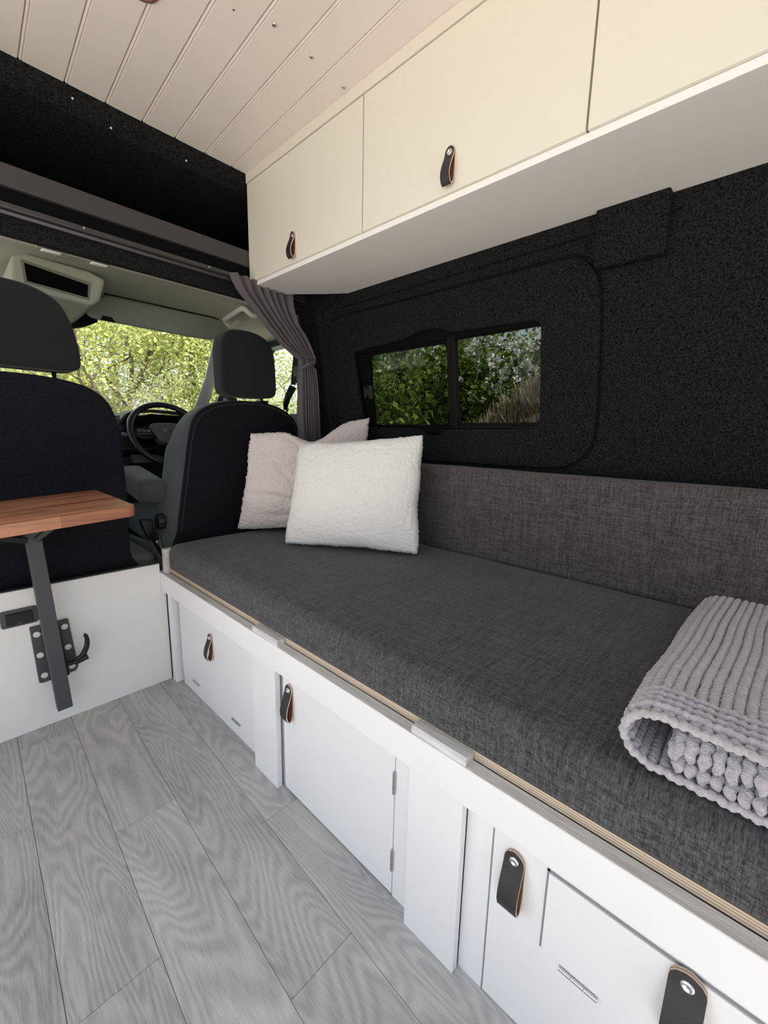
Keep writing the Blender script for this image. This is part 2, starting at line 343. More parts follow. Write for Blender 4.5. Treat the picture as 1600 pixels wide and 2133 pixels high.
# ================================================================== STRUCTURE
# floor: planks laid lengthwise, each a piece
SK = .0347
def seamx(k, y): return .220+.1455*k+SK*(y-1.695)
fl = build('floor', bbox(-.38, 1.38, -1.6, 1.72, -.05, -.004), M['joint'], kind='structure', label='grey wood-effect plank floor of the van', cat='floor')
joints = {-3: [1.5, .6, -.3, -1.2], -2: [1.0, .1, -.8], -1: [1.268, .39, -.48, -1.3], 0: [1.617, .74, -.13, -1.0], 1: [1.09, .215, -.66], 2: [1.377, .505, -.37, -1.2], 3: [.852, -.02, -.9]}
for k, js in joints.items():
    ys = [1.70]+js+[-1.6]
    for a, b_ in zip(ys, ys[1:]):
        g = .0005; bm = B()
        q = lambda kk, y, s: max(-.38, min(.63, seamx(kk, y)+s*g))
        poly = [(q(k-1, b_, 1) if k > -3 else -.38, b_+g), (q(k, b_, -1), b_+g), (q(k, a, -1), a-g), (q(k-1, a, 1) if k > -3 else -.38, a-g)]
        if abs(poly[0][0]-poly[1][0]) < .01: continue
        prism(bm, poly, lambda u, v, d: (u, v, d), -.004, 0)
        build('plank', bm, M['floor'], fl)

# ceiling: tongue and groove boards with a bead at each joint
cl = build('ceiling', bbox(-.42, 1.38, -1.7, 1.70, 2.024, 2.08), M['ceiling'], kind='structure', label='pale painted tongue and groove ceiling boards', cat='ceiling')
CK = .040
for k in range(-7, 8):
    x0 = .281+.1047*k; x1 = x0+.1047
    if x0 > .97: break
    prof = [(0.0005, 2.024), (.0005, 2.0165), (.0035, 2.0115), (.0055, 2.0115), (.0075, 2.0145), (.0095, 2.0115), (.1012, 2.0115), (.1042, 2.0165), (.1042, 2.024)]
    bm = B(); loft(bm, [[(min(x0+u+CK*(y-1.69), 1.1), y, z) for u, z in prof] for y in (-1.6, 1.699)])
    build('board', bm, M['ceiling'], cl)
for sx_, sy_ in ((.706, 1.076), (.825, 1.079), (.950, 1.09)):
    bm = B(); lathe(bm, [(.0001, -.003), (.0035, -.0035), (.006, -.0015), (.0065, .001)], frame_to((sx_, sy_, 2.0115), (0, 0, 1)), 14)
    build('screw', bm, M['steel'], cl, smooth=True)
bm = B(); lathe(bm, [(.0001, 0), (.0022, -.0005), (.0025, .001)], frame_to((.619, 1.118, 2.0113), (0, 0, 1)), 10)
build('nail_hole', bm, M['gap'], cl)
# recessed spotlight just cut by the top of the frame
sp = empty('ceiling_spotlight', 'small round recessed spotlight in the white plank ceiling', 'ceiling light', (.449, 1.235, 2.0115))
bm = B(); lathe(bm, [(.024, .004), (.024, -.003), (.030, -.006), (.036, -.004), (.037, .001)], frame_to((.449, 1.225, 2.0115), (0, 0, 1)), 36)
build('bezel', bm, mat('copper_bezel', (.30, .14, .10), .35, .4), sp, smooth=True)
bm = B(); lathe(bm, [(.0001, .002), (.024, .002), (.0245, .004)], frame_to((.449, 1.225, 2.0115), (0, 0, 1)), 36)
build('lens', bm, M['lens'], sp, smooth=True)

# right wall: leaning plane lined with fleece, window panel with its own raised outline
def wx(z): return 1.38-.15*(z-1.05)
def wf(u, v, d): return (wx(v)+d, u, v)            # d>0 goes outward
APER = [(1.462, 1.362), (1.455, 1.368), (1.165, 1.383), (1.115, 1.392), (1.085, 1.403), (1.002, 1.401), (.975, 1.393), (.935, 1.378), (.628, 1.369), (.607, 1.362), (.600, 1.345), (.597, 1.072), (.602, 1.052), (.622, 1.036), (.940, 1.034), (.975, 1.029), (1.005, 1.010), (1.060, 1.008), (1.095, 1.028), (1.13, 1.037), (1.395, 1.040), (1.422, 1.050), (1.438, 1.08)]
def grow(L, d, c=(1.02, 1.2)):
    m = len(L); P2 = [Vector(p) for p in L]; out = []
    area = sum(P2[i].x*P2[(i+1) % m].y-P2[(i+1) % m].x*P2[i].y for i in range(m)); s = -1 if area > 0 else 1
    for i in range(m):
        t = (P2[(i+1) % m]-P2[i-1]).normalized(); out.append(tuple(P2[i]+Vector((-t.y, t.x))*s*d))
    return out
PANEL = [tuple(p) for p in catmull([Vector((a, b_, 0)) for a, b_ in ((1.545, 1.519), (1.30, 1.519), (.90, 1.517), (.56, 1.516), (.49, 1.507), (.452, 1.474), (.432, 1.42), (.424, 1.30), (.421, 1.12), (.424, 1.02), (.442, .965), (.487, .925), (.55, .908), (.80, .903), (1.2, .905), (1.50, .91), (1.585, .93), (1.61, 1.0), (1.61, 1.2), (1.61, 1.40), (1.60, 1.49))], 4)]
PANEL = [(p[0], p[1]) for p in PANEL]
C0 = (1.02, 1.21)
wr = empty('wall_right', 'black fleece-lined side wall of the van with one window', 'wall', (1.38, .5, .0), kind='structure')
bm = B()
OUT = [(1.78, 2.02), (-1.6, 2.02), (-1.6, .0), (1.78, .0)]
GR = grow(PANEL, .009)
ring(bm, OUT, GR, C0, wf, 0, 0)
ring(bm, GR, grow(PANEL, .0045), C0, wf, 0, .012)
ring(bm, grow(PANEL, .0045), PANEL, C0, wf, .012, .010)
build('fleece_lining', bm, M['fleece'], wr, smooth=True, autosmooth=30)
bm = B()
P1 = grow(PANEL, -.004)
ring(bm, PANEL, P1, C0, wf, .010, -.002); ring(bm, P1, grow(APER, .003), C0, wf, -.002, -.002)
ring(bm, grow(APER, .003), APER, C0, wf, -.002, .001); ring(bm, APER, APER, C0, wf, .001, .016)
build('window_panel', bm, M['fleece'], wr, smooth=True, autosmooth=30)
# roof-rail fold, raised block and the folded pillar cover
bm = B(); loft(bm, [[wf(y, 1.553, .002), wf(y, 1.556, -.010), wf(y, 1.60, -.016), wf(y, 1.66, -.018), wf(y, 1.66, .02)] for y in (1.50, 1.40, 1.0, .448)])
build('roof_rail_fold', bm, M['fleece'], wr, smooth=True, autosmooth=50)
bm = B(); rounded_slab(bm, rrect(.279, .445, 1.462, 1.70, .008, 3), wf, .005, -.032, .006, n=3)
build('fleece_block', bm, M['fleece'], wr, smooth=True, autosmooth=50)
bm = B(); pl = [(1.515, 1.66), (1.525, 1.60), (1.56, 1.575), (1.625, 1.568), (1.64, 1.54), (1.64, .55), (1.80, .55), (1.80, 1.66)]
prism(bm, pl, wf, .01, -.014); build('pillar_cover', bm, M['fleece'], wr, bevel=.004)
bm = B(); prism(bm, [(1.68, 1.50), (1.70, 1.2), (1.72, .56), (1.80, .56), (1.80, 1.50)], wf, -.012, -.035); build('pillar_fold', bm, M['seatback_carpet'], wr, bevel=.004)
# outer skin of the van side, with the window hole
bm = B(); HOLE = rrect(.585, 1.47, 1.0, 1.41, .05)
ring(bm, [(2.02, 2.12), (-1.7, 2.12), (-1.7, -.3), (2.02, -.3)], HOLE, C0, wf, .075, .075); ring(bm, HOLE, HOLE, C0, wf, .075, .060)
build('outer_skin', bm, M['body_green'], wr)

# side window
w1 = empty('window_1', 'tinted sliding side window in the black fleece wall', 'window', (1.38, 1.0, 1.03), kind='structure')
LEFTP = rrect(.965, 1.392, 1.052, 1.349, .035); RIGHTP = rrect(.604, .932, 1.058, 1.364, .022)
bm = B()
FO = grow(APER, .02)
# black frame: ring down to each pane, built as boxes around the panes
def wbox(bm, y0, y1, z0, z1, d0, d1): prism(bm, [(y0, z0), (y1, z0), (y1, z1), (y0, z1)], wf, d0, d1)
wbox(bm, .57, 1.50, 1.36, 1.43, .018, .055); wbox(bm, .57, 1.50, .99, 1.045, .018, .055)
wbox(bm, .560, .600, 1.045, 1.36, .018, .055); wbox(bm, 1.40, 1.50, 1.045, 1.36, .030, .055)
build('window_frame', bm, M['rubber'], w1, bevel=.003)
bm = B(); ring(bm, rrect(.945, 1.412, 1.038, 1.362, .045), LEFTP, (1.18, 1.2), wf, .024, .024); ring(bm, LEFTP, LEFTP, (1.18, 1.2), wf, .024, .034)
ring(bm, rrect(.945, 1.412, 1.038, 1.362, .045), rrect(.945, 1.412, 1.038, 1.362, .045), (1.18, 1.2), wf, .024, .034)
build('sliding_frame', bm, M['rubber'], w1)
bm = B(); ring(bm, rrect(.596, .950, 1.045, 1.372, .025), RIGHTP, (.77, 1.2), wf, .030, .030); ring(bm, RIGHTP, RIGHTP, (.77, 1.2), wf, .030, .040)
build('fixed_frame', bm, M['frame_black'], w1)
bm = B(); wbox(bm, .931, .968, 1.04, 1.37, .016, .04); build('divider', bm, M['frame_black'], w1, bevel=.004)
bm = B(); wbox(bm, .60, .96, 1.036, 1.046, .010, .03); wbox(bm, .60, 1.42, 1.022, 1.030, .012, .03); build('lower_track', bm, M['frame_black'], w1, bevel=.002)
bm = B(); prism(bm, rrect(.955, 1.40, 1.045, 1.356, .035), wf, .031, .034); build('pane', bm, M['tint'], w1)
bm = B(); prism(bm, rrect(.598, .945, 1.05, 1.37, .022), wf, .042, .045); build('pane', bm, M['tint'], w1)
bm = B(); wbox(bm, 1.375, 1.395, 1.163, 1.222, .002, .022); wbox(bm, 1.398, 1.412, 1.168, 1.217, -.004, .022); wbox(bm, 1.385, 1.40, 1.18, 1.206, -.002, .01)
build('latch', bm, M['black_plastic'], w1, bevel=.003)

# rear and left shell (open sliding door on the left lets the daylight in)
bm = B(); prism(bm, [(-.42, -.05), (1.55, -.05), (1.55, 2.08), (-.42, 2.08), (-.42, 1.98), (1.40, 1.98), (1.40, .0), (-.42, .0)], lambda u, v, d: (u, d, v), -1.76, -1.70)  # rear frame out of view, shaped open to let extra daylight inside
build('wall_rear', bm, M['body_green'], kind='structure', label='unseen rear door frame of the van, opened for added daylight', cat='wall')
bm = B(); box(bm, -.44, -.38, -1.7, -.75, -.05, 2.08); box(bm, -.44, -.38, -.75, 1.60, 1.93, 2.08); box(bm, -.44, -.38, 1.60, 1.78, -.05, 2.08)
build('wall_left', bm, M['fleece'], kind='structure', label='black fleece wall round the open sliding door', cat='wall')
# white bulkhead board
bm = prism(B(), [(-.38, 0), (.5615, 0), (.5615, .385), (.5445, .385), (.5445, .494), (-.38, .494)], lambda u, v, d: (u, d, v), 1.700, 1.718)
build('wall_front', bm, M['board'], kind='structure', label='low white board partition behind the cab seats', cat='partition', bevel=.001)
bm = bbox(-.38, .5445, 1.699, 1.719, .4945, .4975)
build('trim_1', bm, M['anthracite'], kind='structure', label='thin dark edging strip along the top of the white partition', cat='edging')

# ================================================================== overhead shelf over the cab
sh = empty('overhead_shelf', 'deep black fleece-lined storage shelf above the cab', 'shelf', (.5, 1.70, 1.73))
bm = B()
x0, x1 = -.38, 1.36
box(bm, x0, x1, 1.72, 2.42, 1.70, 1.733)                        # shelf floor
build('shelf_floor', bm, M['black_void'], sh)
bm = B(); loft(bm, [[(x, 1.700, 2.013), (x, 1.712, 1.975), (x, 1.74, 1.955), (x, 2.2, 1.915), (x, 2.42, 1.80), (x, 2.42, 1.70), (x, 2.5, 1.70), (x, 2.5, 1.9), (x, 2.2, 2.07), (x, 1.700, 2.07)] for x in (x0, x1)])
build('lining', bm, M['fleece'], sh)
build('end_panel', bbox(x1-.07, x1, 1.70, 2.42, 1.60, 2.0), M['black_void'], sh); build('end_panel', bbox(x0, x0+.02, 1.72, 2.42, 1.70, 2.0), M['black_void'], sh)
bm = B(); box(bm, x0, 1.30, 1.700, 1.722, 1.673, 1.733); build('front_beam', bm, M['beam'], sh, bevel=.003, label='brown-grey vinyl covered front beam')
for px, pz in ((.405, 1.985), (.506, 1.958), (.742, 1.966)):
    bm = B(); lathe(bm, [(.0001, -.002), (.003, -.001), (.0035, .002)], frame_to((px, 1.711+(1.978-pz)*.3, pz), (0, 1, .3)), 10); build('screw', bm, M['zinc'], sh, smooth=True)
bm = B(); box(bm, x0, 1.30, 1.716, 1.74, 1.635, 1.675); build('recess_strip', bm, M['black_void'], sh)
bm = B(); box(bm, x0, 1.32, 1.712, 1.74, 1.548, 1.636); build('fleece_header', bm, M['fleece'], sh, bevel=.006)
build('corner_fleece', bbox(1.235, 1.40, 1.715, 1.735, 1.40, 1.635), M['fleece'], sh)

tr = empty('curtain_track', 'long dark aluminium curtain track under the overhead shelf', 'curtain rail', (.5, 1.70, 1.59))
bm = B(); loft(bm, [[(x, 1.699, 1.598), (x, 1.697, 1.606), (x, 1.700, 1.612), (x, 1.697, 1.618), (x, 1.699, 1.630), (x, 1.712, 1.632), (x, 1.712, 1.596)] for x in (x0, 1.25)])
build('rail', bm, M['track'], tr)
bm = B(); box(bm, x0, 1.25, 1.6965, 1.70, 1.6105, 1.6135); build('slot', bm, M['gap'], tr)
for xx in (.40, .80):
    bm = B(); lathe(bm, [(.0001, -.002), (.003, -.001), (.0035, .002)], frame_to((xx, 1.697, 1.625), (0, 1, 0)), 10); build('screw', bm, M['steel'], tr)

# ================================================================== leather strap handles
def strap_mesh(L=.100, w=.030, loop=.023, t=.0032):
    """local: +d outwards, width along s, height along h (0 = stud)"""
    path = [(.0016, .016), (.0016, .012), (.0016, .006), (.0016, 0), (.0016, -.02), (.0018, -.045), (.0028, -.064), (.0065, -.079), (.0125, -.0845), (.0185, -.079), (.0222, -.066), (.0215, -.052), (.0175, -.036), (.0115, -.020), (.0072, -.008), (.0058, 0), (.0056, .006), (.0056, .012), (.0056, .016)]
    k = L/.100
    path = [(d*loop/.0222 if d > .006 else d, h*k) for d, h in path]
    P2 = [Vector(p) for p in path]; rows = []
    for i, p in enumerate(P2):
        tt = (P2[min(i+1, len(P2)-1)]-P2[max(i-1, 0)]).normalized(); nn_ = Vector((tt.y, -tt.x))
        h = p.y; ww = w/2
        if (i < 4 or i > len(P2)-5) and h > .001*k: ww = w/2*math.sqrt(max(.02, 1-(h/(.0163*k))**2))
        rows.append((p-nn_*t/2, p+nn_*t/2, ww))
    return rows
def handle(parent, pos, out=(-1, 0, 0), wdir=(0, 1, 0), L=.100, w=.030, nm=''):
    pos = Vector(pos); out = Vector(out).normalized(); wd = Vector(wdir); hz = Vector((0, 0, 1))
    rows = strap_mesh(L, w); bm = B(); R_ = []
    for a, b_, ww in rows:
        g = lambda q, s: pos+out*q.x+hz*q.y+wd*s
        R_.append([bm.verts.new(g(a, -ww)), bm.verts.new(g(a, ww)), bm.verts.new(g(b_, ww)), bm.verts.new(g(b_, -ww))])
    for p, q in zip(R_, R_[1:]):
        for i, mi in ((0, 2), (1, 1), (2, 0), (3, 1)):
            bm.faces.new((p[i], p[(i+1) % 4], q[(i+1) % 4], q[i])).material_index = mi
    for r_ in (R_[0], R_[-1]): bm.faces.new(r_).material_index = 1
    # inside/outside of the loop: side 0 is the black outer skin
    h = build('strap_handle', bm, [M['leather'], M['leather_edge'], M['leather_in']], parent, smooth=True, autosmooth=40, label='black leather loop handle with tan edges')
    bm = B(); p0 = pos+out*.0072
    lathe(bm, [(.0082, -.0005), (.0082, .0006), (.0068, .0021), (.0042, .0024), (.0030, .0010), (.0001, .0008)], frame_to(p0, out), 20)
    build('stud', bm, M['chrome'], parent, smooth=True, label='chrome stud')
def hinge(parent, pos, along, L=.05, out=(-1, 0, 0)):
    pos = Vector(pos); a = Vector(along).normalized(); o_ = Vector(out)
    bm = B()
    for s0, s1 in ((-.5, -.18), (-.165, .165), (.18, .5)):
        tube(bm, [pos+a*L*s0+o_*.0015, pos+a*L*s1+o_*.0015], .0036, 10)
    build('hinge', bm, M['steel'], parent, smooth=True, autosmooth=40, label='steel hinge barrel')

# ================================================================== overhead cabinets
oc = empty('overhead_cabinet', 'long cream wall cabinet with three lift-up doors under the ceiling', 'cabinet', (1.0, .5, 1.6))
XC = .970
bm = B(); under = [(.978, 1.697), (1.118, 1.664), (1.232, 1.520), (1.287, 1.437), (1.298, 1.30), (1.298, -1.2), (.978, -1.2)]
prism(bm, under, lambda u, v, d: (u, v, d), 1.597, 1.613); build('bottom_panel', bm, M['cab_under'], oc, bevel=.0012)
for ya, zt in ((1.668, 2.011), (1.02, 2.0), (.37, 2.0), (-1.2, 2.0)): build('side_panel', bbox(.9905, 1.235 if ya < 1.6 else 1.09, ya, ya+.016, 1.6135, zt), M['cab_under'], oc)
build('top_rail', bbox(.966, .985, -1.2, 1.699, 1.977, 2.0113), M['ceil_rail'], oc, bevel=.0015)
ys = [1.698, 1.0275, .3755, -.28, -1.2]
for i in range(4):
    d = build('door', bbox(XC, XC+.017, ys[i+1]+.0022, ys[i]-.0022 if i else ys[i], 1.6135, 1.9745), M['cream'], oc, bevel=.0012)
    if i < 2: handle(d, (XC, (1.385, .706)[i], 1.700), L=.088, w=.027)
    elif i == 2: handle(d, (XC, .05, 1.700), L=.088, w=.027)
build('gap_filler', bbox(XC+.017, XC+.02, -1.19, 1.69, 1.62, 1.972), M['gap'], oc)

# ================================================================== bench
bn = empty('storage_bench', 'white painted storage bench box with doors below the seat', 'bench', (.6, .5, 0))
# top rail with worn upper edge, ply lid
bm = B(); box(bm, .545, .569, -1.0, 1.722, .386, .458); o = build('front_rail', bm, M['white'], bn, bevel=.0015)
bm = B(); box(bm, .5455, .5695, -1.0, 1.7215, .4582, .4595); build('rail_top_edge', bm, M['white_worn'], bn, label='bare brushed top of the rail')
bm = bbox(.5725, 1.36, -1.0, 1.664, .4585, .4755); build('plywood_lid', bm, M['ply'], bn, label='bare plywood lid edge')
for ya, yb in ((1.005, .880), (.430, .312)):
    bm = B(); loft(bm, [[(.5465, y, .4596), (.5465, y, .4700), (.5500, y, .4735), (.5716, y, .4735), (.5716, y, .4596)] for y in (ya, yb)])
    build('stop_block', bm, M['white_worn'], bn)
build('post', bbox(.5625, .595, 1.655, 1.692, 0, .386), M['white'], bn, bevel=.001)
build('upper_post', bbox(.556, .588, 1.669, 1.6985, .4597, .553), M['white_worn'], bn, bevel=.001)
build('pilaster', bbox(.5605, .577, .918, 1.040, 0, .386), M['white'], bn, bevel=.001)
build('pilaster', bbox(.5575, .574, .319, .440, 0, .386), M['white'], bn, bevel=.001)
# recessed front panels
PX = .5865
build('front_panel', bbox(PX, PX+.012, .912, 1.638, 0, .386), M['white'], bn)
build('dark_gap', bbox(PX+.012, PX+.03, -1.0, 1.66, .002, .386), M['gap'], bn)
dr = build('drop_door', bbox(PX-.0055, PX-.0001, 1.045, 1.628, .0605, .384), M['white'], bn, bevel=.0008)
handle(dr, (PX-.0055, 1.352, .300), w=.027, L=.095)
hinge(dr, (PX-.0065, 1.503, .0605), (0, 1, 0), .050); hinge(dr, (PX-.0065, 1.192, .0585), (0, 1, 0), .052)
d2 = build('door', bbox(.5795, .5955, .4955, .9065, .004, .384), M['white'], bn, bevel=.001)
handle(d2, (.5795, .873, .325), L=.102)
hinge(d2, (.579, .4945, .288), (0, 0, 1), .052); hinge(d2, (.579, .4945, .095), (0, 0, 1), .052)
build('stile', bbox(.5805, .596, .440, .4935, 0, .386), M['white'], bn)
build('stile', bbox(.5775, .592, .2695, .3195, 0, .386), M['white'], bn, bevel=.0005)
d3 = build('door', bbox(.5775, .592, -.72, .2665, .002, .384), M['white'], bn, bevel=.0008)
handle(d3, (.5775, .226, .322), w=.034, L=.105)
# small fold-down flap inset in that door
FX = .5775
bm = B(); box(bm, FX-.0036, FX-.0001, -.66, .1735, .3465, .3840); box(bm, FX-.0036, FX-.0001, .1775, .2655, .3465, .3840)
ff = build('flap', bbox(FX-.0042, FX-.0001, -.60, .1715, .1985, .3435), M['white'], bn, bevel=.0007)
bm2 = B(); box(bm2, FX-.0010, FX+.001, .1715, .1755, .1985, .3475); box(bm2, FX-.0010, FX+.001, -.60, .1755, .3437, .3475); box(bm2, FX-.0010, FX+.001, -.60, .1755, .1972, .1985); build('flap_gap', bm2, mat('shadow_gap', (.25, .25, .25), .8), bn)
bm.free()
hinge(ff, (FX-.0050, .114, .1955), (0, 1, 0), .056)
handle(ff, (FX-.0042, -.006, .333), w=.040, L=.110)

# ================================================================== cushions
def slab_cushion(x0, x1, y0, y1, z0, z1, r, nseg=6, puff=.006, nx=40, ny=90):
    """soft box: rounded superellipse-ish box with slight crowned top"""
    bm = B(); prof = []
    for cx, cz, a in ((x1-r, z1-r, 0), (x0+r, z1-r, 90), (x0+.012, z0+.012, 180), (x1-.012, z0+.012, 270)):
        rr = r if cz > z0+.05 else .012
        for k in range(nseg+1):
            t = radians(a+90*k/nseg); prof.append((cx+rr*cos(t), cz+rr*sin(t)))
    # densify
    P2 = []
    for i in range(len(prof)):
        a = Vector(prof[i]); b_ = Vector(prof[(i+1) % len(prof)]); n = max(1, int((b_-a).length/.03))
        for k in range(n): P2.append(a.lerp(b_, k/n))
    cx, cz = (x0+x1)/2, (z0+z1)/2
    loops = []
    ysn = []
    re = .018
    for k in range(5): ysn.append((y0+re*(1-cos(pi/2*k/4)), re*(1-sin(pi/2*k/4))))
    m = ny
    for k in range(1, m): ysn.append((y0+re+(y1-y0-2*re)*k/m, 0))
    for k in range(5): ysn.append((y1-re*(1-cos(pi/2*(4-k)/4)), re*(1-sin(pi/2*(4-k)/4))))
    for y, ins in ysn:
        L = []
        for p in P2:
            q = Vector(p); dx = max(-1, min(1, (q.x-cx)/((x1-x0)/2))); dz = max(-1, min(1, (q.y-cz)/((z1-z0)/2)))
            q.x -= ins*dx; q.y -= ins*dz
            e = puff*(1-dx**4)*(1 if dz > .5 else 0)+noise.noise(Vector((q.x*7, y*6, q.y*7)))*.0022*(0 if dz < -.5 else 1)
            q.y += e; q.x += noise.noise(Vector((q.x*5, y*9, q.y*9+4)))*.0022*(1 if dx < -.8 else 0)
            L.append((q.x, y, q.y))
        loops.append(L)
    loft(bm, loops); return bm
build('seat_cushion', slab_cushion(.5655, 1.365, -.9, 1.664, .4765, .572, .034), M['weave'], smooth=True, autosmooth=50, label='long charcoal woven seat cushion on the white bench', cat='cushion', base=(.96, .4, .4765))
bm = B()
def bk(x0, x1, y0, y1, z0, z1):
    pr = rrect(0, 1, 0, 1, .001, 1)
    b2 = slab_cushion(x0, x1, y0, y1, z0, z1, .016, puff=.003); return b2
build('backrest_cushion', bk(1.300, 1.372, -.9, 1.52, .576, .893), M['weave2'], smooth=True, autosmooth=50, label='long grey-brown woven backrest cushion against the black wall', cat='cushion', base=(1.33, .3, .576))

# ================================================================== pillows
def pillow(name, BL, BR, TL, TR, thick, m, label, seed, sag=.0, bumpy=.004, freq=60, wr_=.006, n=170, crz=.25, rcn=.03, folds=()):
    BL, BR, TL, TR = map(Vector, (BL, BR, TL, TR))
    nrm = (BR-BL).cross(TL-BL).normalized()
    v, f = [], []
    off = Vector((seed*3.1, seed*1.7, seed))
    for side in (1, -1):
        for j in range(n+1):
            for i in range(n+1):
                a, b_ = i/n, j/n
                u, w_ = 2*a-1, 2*b_-1
                # sides bow inwards between corners
                pu = u*(1-.055*(1-w_*w_)*abs(u)**3); pw = w_*(1-.055*(1-u*u)*abs(w_)**3)
                rc = 1-rcn*(abs(u)*abs(w_))**5; pu *= rc; pw *= rc
                ca, cb = (pu+1)/2, (pw+1)/2
                p = (BL*(1-ca)+BR*ca)*(1-cb)+(TL*(1-ca)+TR*ca)*cb
                if sag: p.z -= sag*math.exp(-((u-.05)/.33)**2)*max(0, w_)**3
                e = max(0, (1-u**2))*max(0, (1-w_**2)); h = e**.36*thick/2
                wn = noise.noise(p*6+off)*wr_*min(1, e*6)*1.2
                cr = max(0, 1-abs(noise.noise(Vector((u*1.1+w_*.6, w_*1.7-u*.5, seed)))*5))**2*wr_*crz*min(1, e*6)
                for fa, fb, fc, fd, fe in folds:
                    cr += fd*wr_*math.exp(-((u*fa+w_*fb-fc+.06*sin(u*4+w_*3))/.055)**2)*math.exp(-((u*fb-w_*fa-fe)/.55)**2)*min(1, e*8)
                p = p+(BR-BL)*.012*noise.noise(Vector((0, w_*2.3, seed*2+u)))+(TL-BL)*.014*noise.noise(Vector((u*2.3, seed*3, w_)))
                fine = noise.noise(p*freq+off)+.6*noise.noise(p*freq*2.1+off)
                q = p+nrm*side*(h+wn-cr+fine*bumpy*.7)
                if e < .03:
                    q += Vector((noise.noise(p*freq*1.3+off*2), noise.noise(p*freq*1.3-off), noise.noise(p*freq*1.3+off*5)))*bumpy*.9
                if side == -1 and (i in (0, n) or j in (0, n)): q = Vector(v[j*(n+1)+i])
                v.append(tuple(q))
    o_ = (n+1)**2
    for s_ in (0, 1):
        for j in range(n):
            for i in range(n):
                a = s_*o_+j*(n+1)+i; q = (a, a+1, a+n+2, a+n+1); f.append(q if s_ == 0 else q[::-1])
    bm = B(); me = bpy.data.meshes.new('t'); me.from_pydata(v, [], f); bm.from_mesh(me); bpy.data.meshes.remove(me)
    bmesh.ops.remove_doubles(bm, verts=bm.verts, dist=1e-6)
    build(name, bm, m, smooth=True, label=label, cat='pillow', base=tuple((BL+BR)/2))
pillow('throw_pillow', (.872, 1.343, .584), (1.138, .886, .584), (.978, 1.382, .962), (1.210, .940, 1.012), .150, M['pill_white'], 'smooth white plush square pillow in front of the crumpled one', 1, bumpy=.0030, freq=105)
pillow('throw_pillow', (.858, 1.682, .586), (1.235, 1.300, .586), (.912, 1.636, 1.000), (1.325, 1.335, 1.082), .145, M['pill_pink'], 'crumpled oatmeal sherpa pillow leaning on the driver seat', 4, sag=.060, bumpy=.0052, freq=90, wr_=.012, crz=.0, rcn=.012, folds=((.6, .8, .55, 1.1, -.2), (.75, .65, -.15, .8, -.5), (.35, .94, -.45, 1.0, -.3), (.25, .97, -.72, .8, .2), (-.5, .87, .35, .7, .3)))

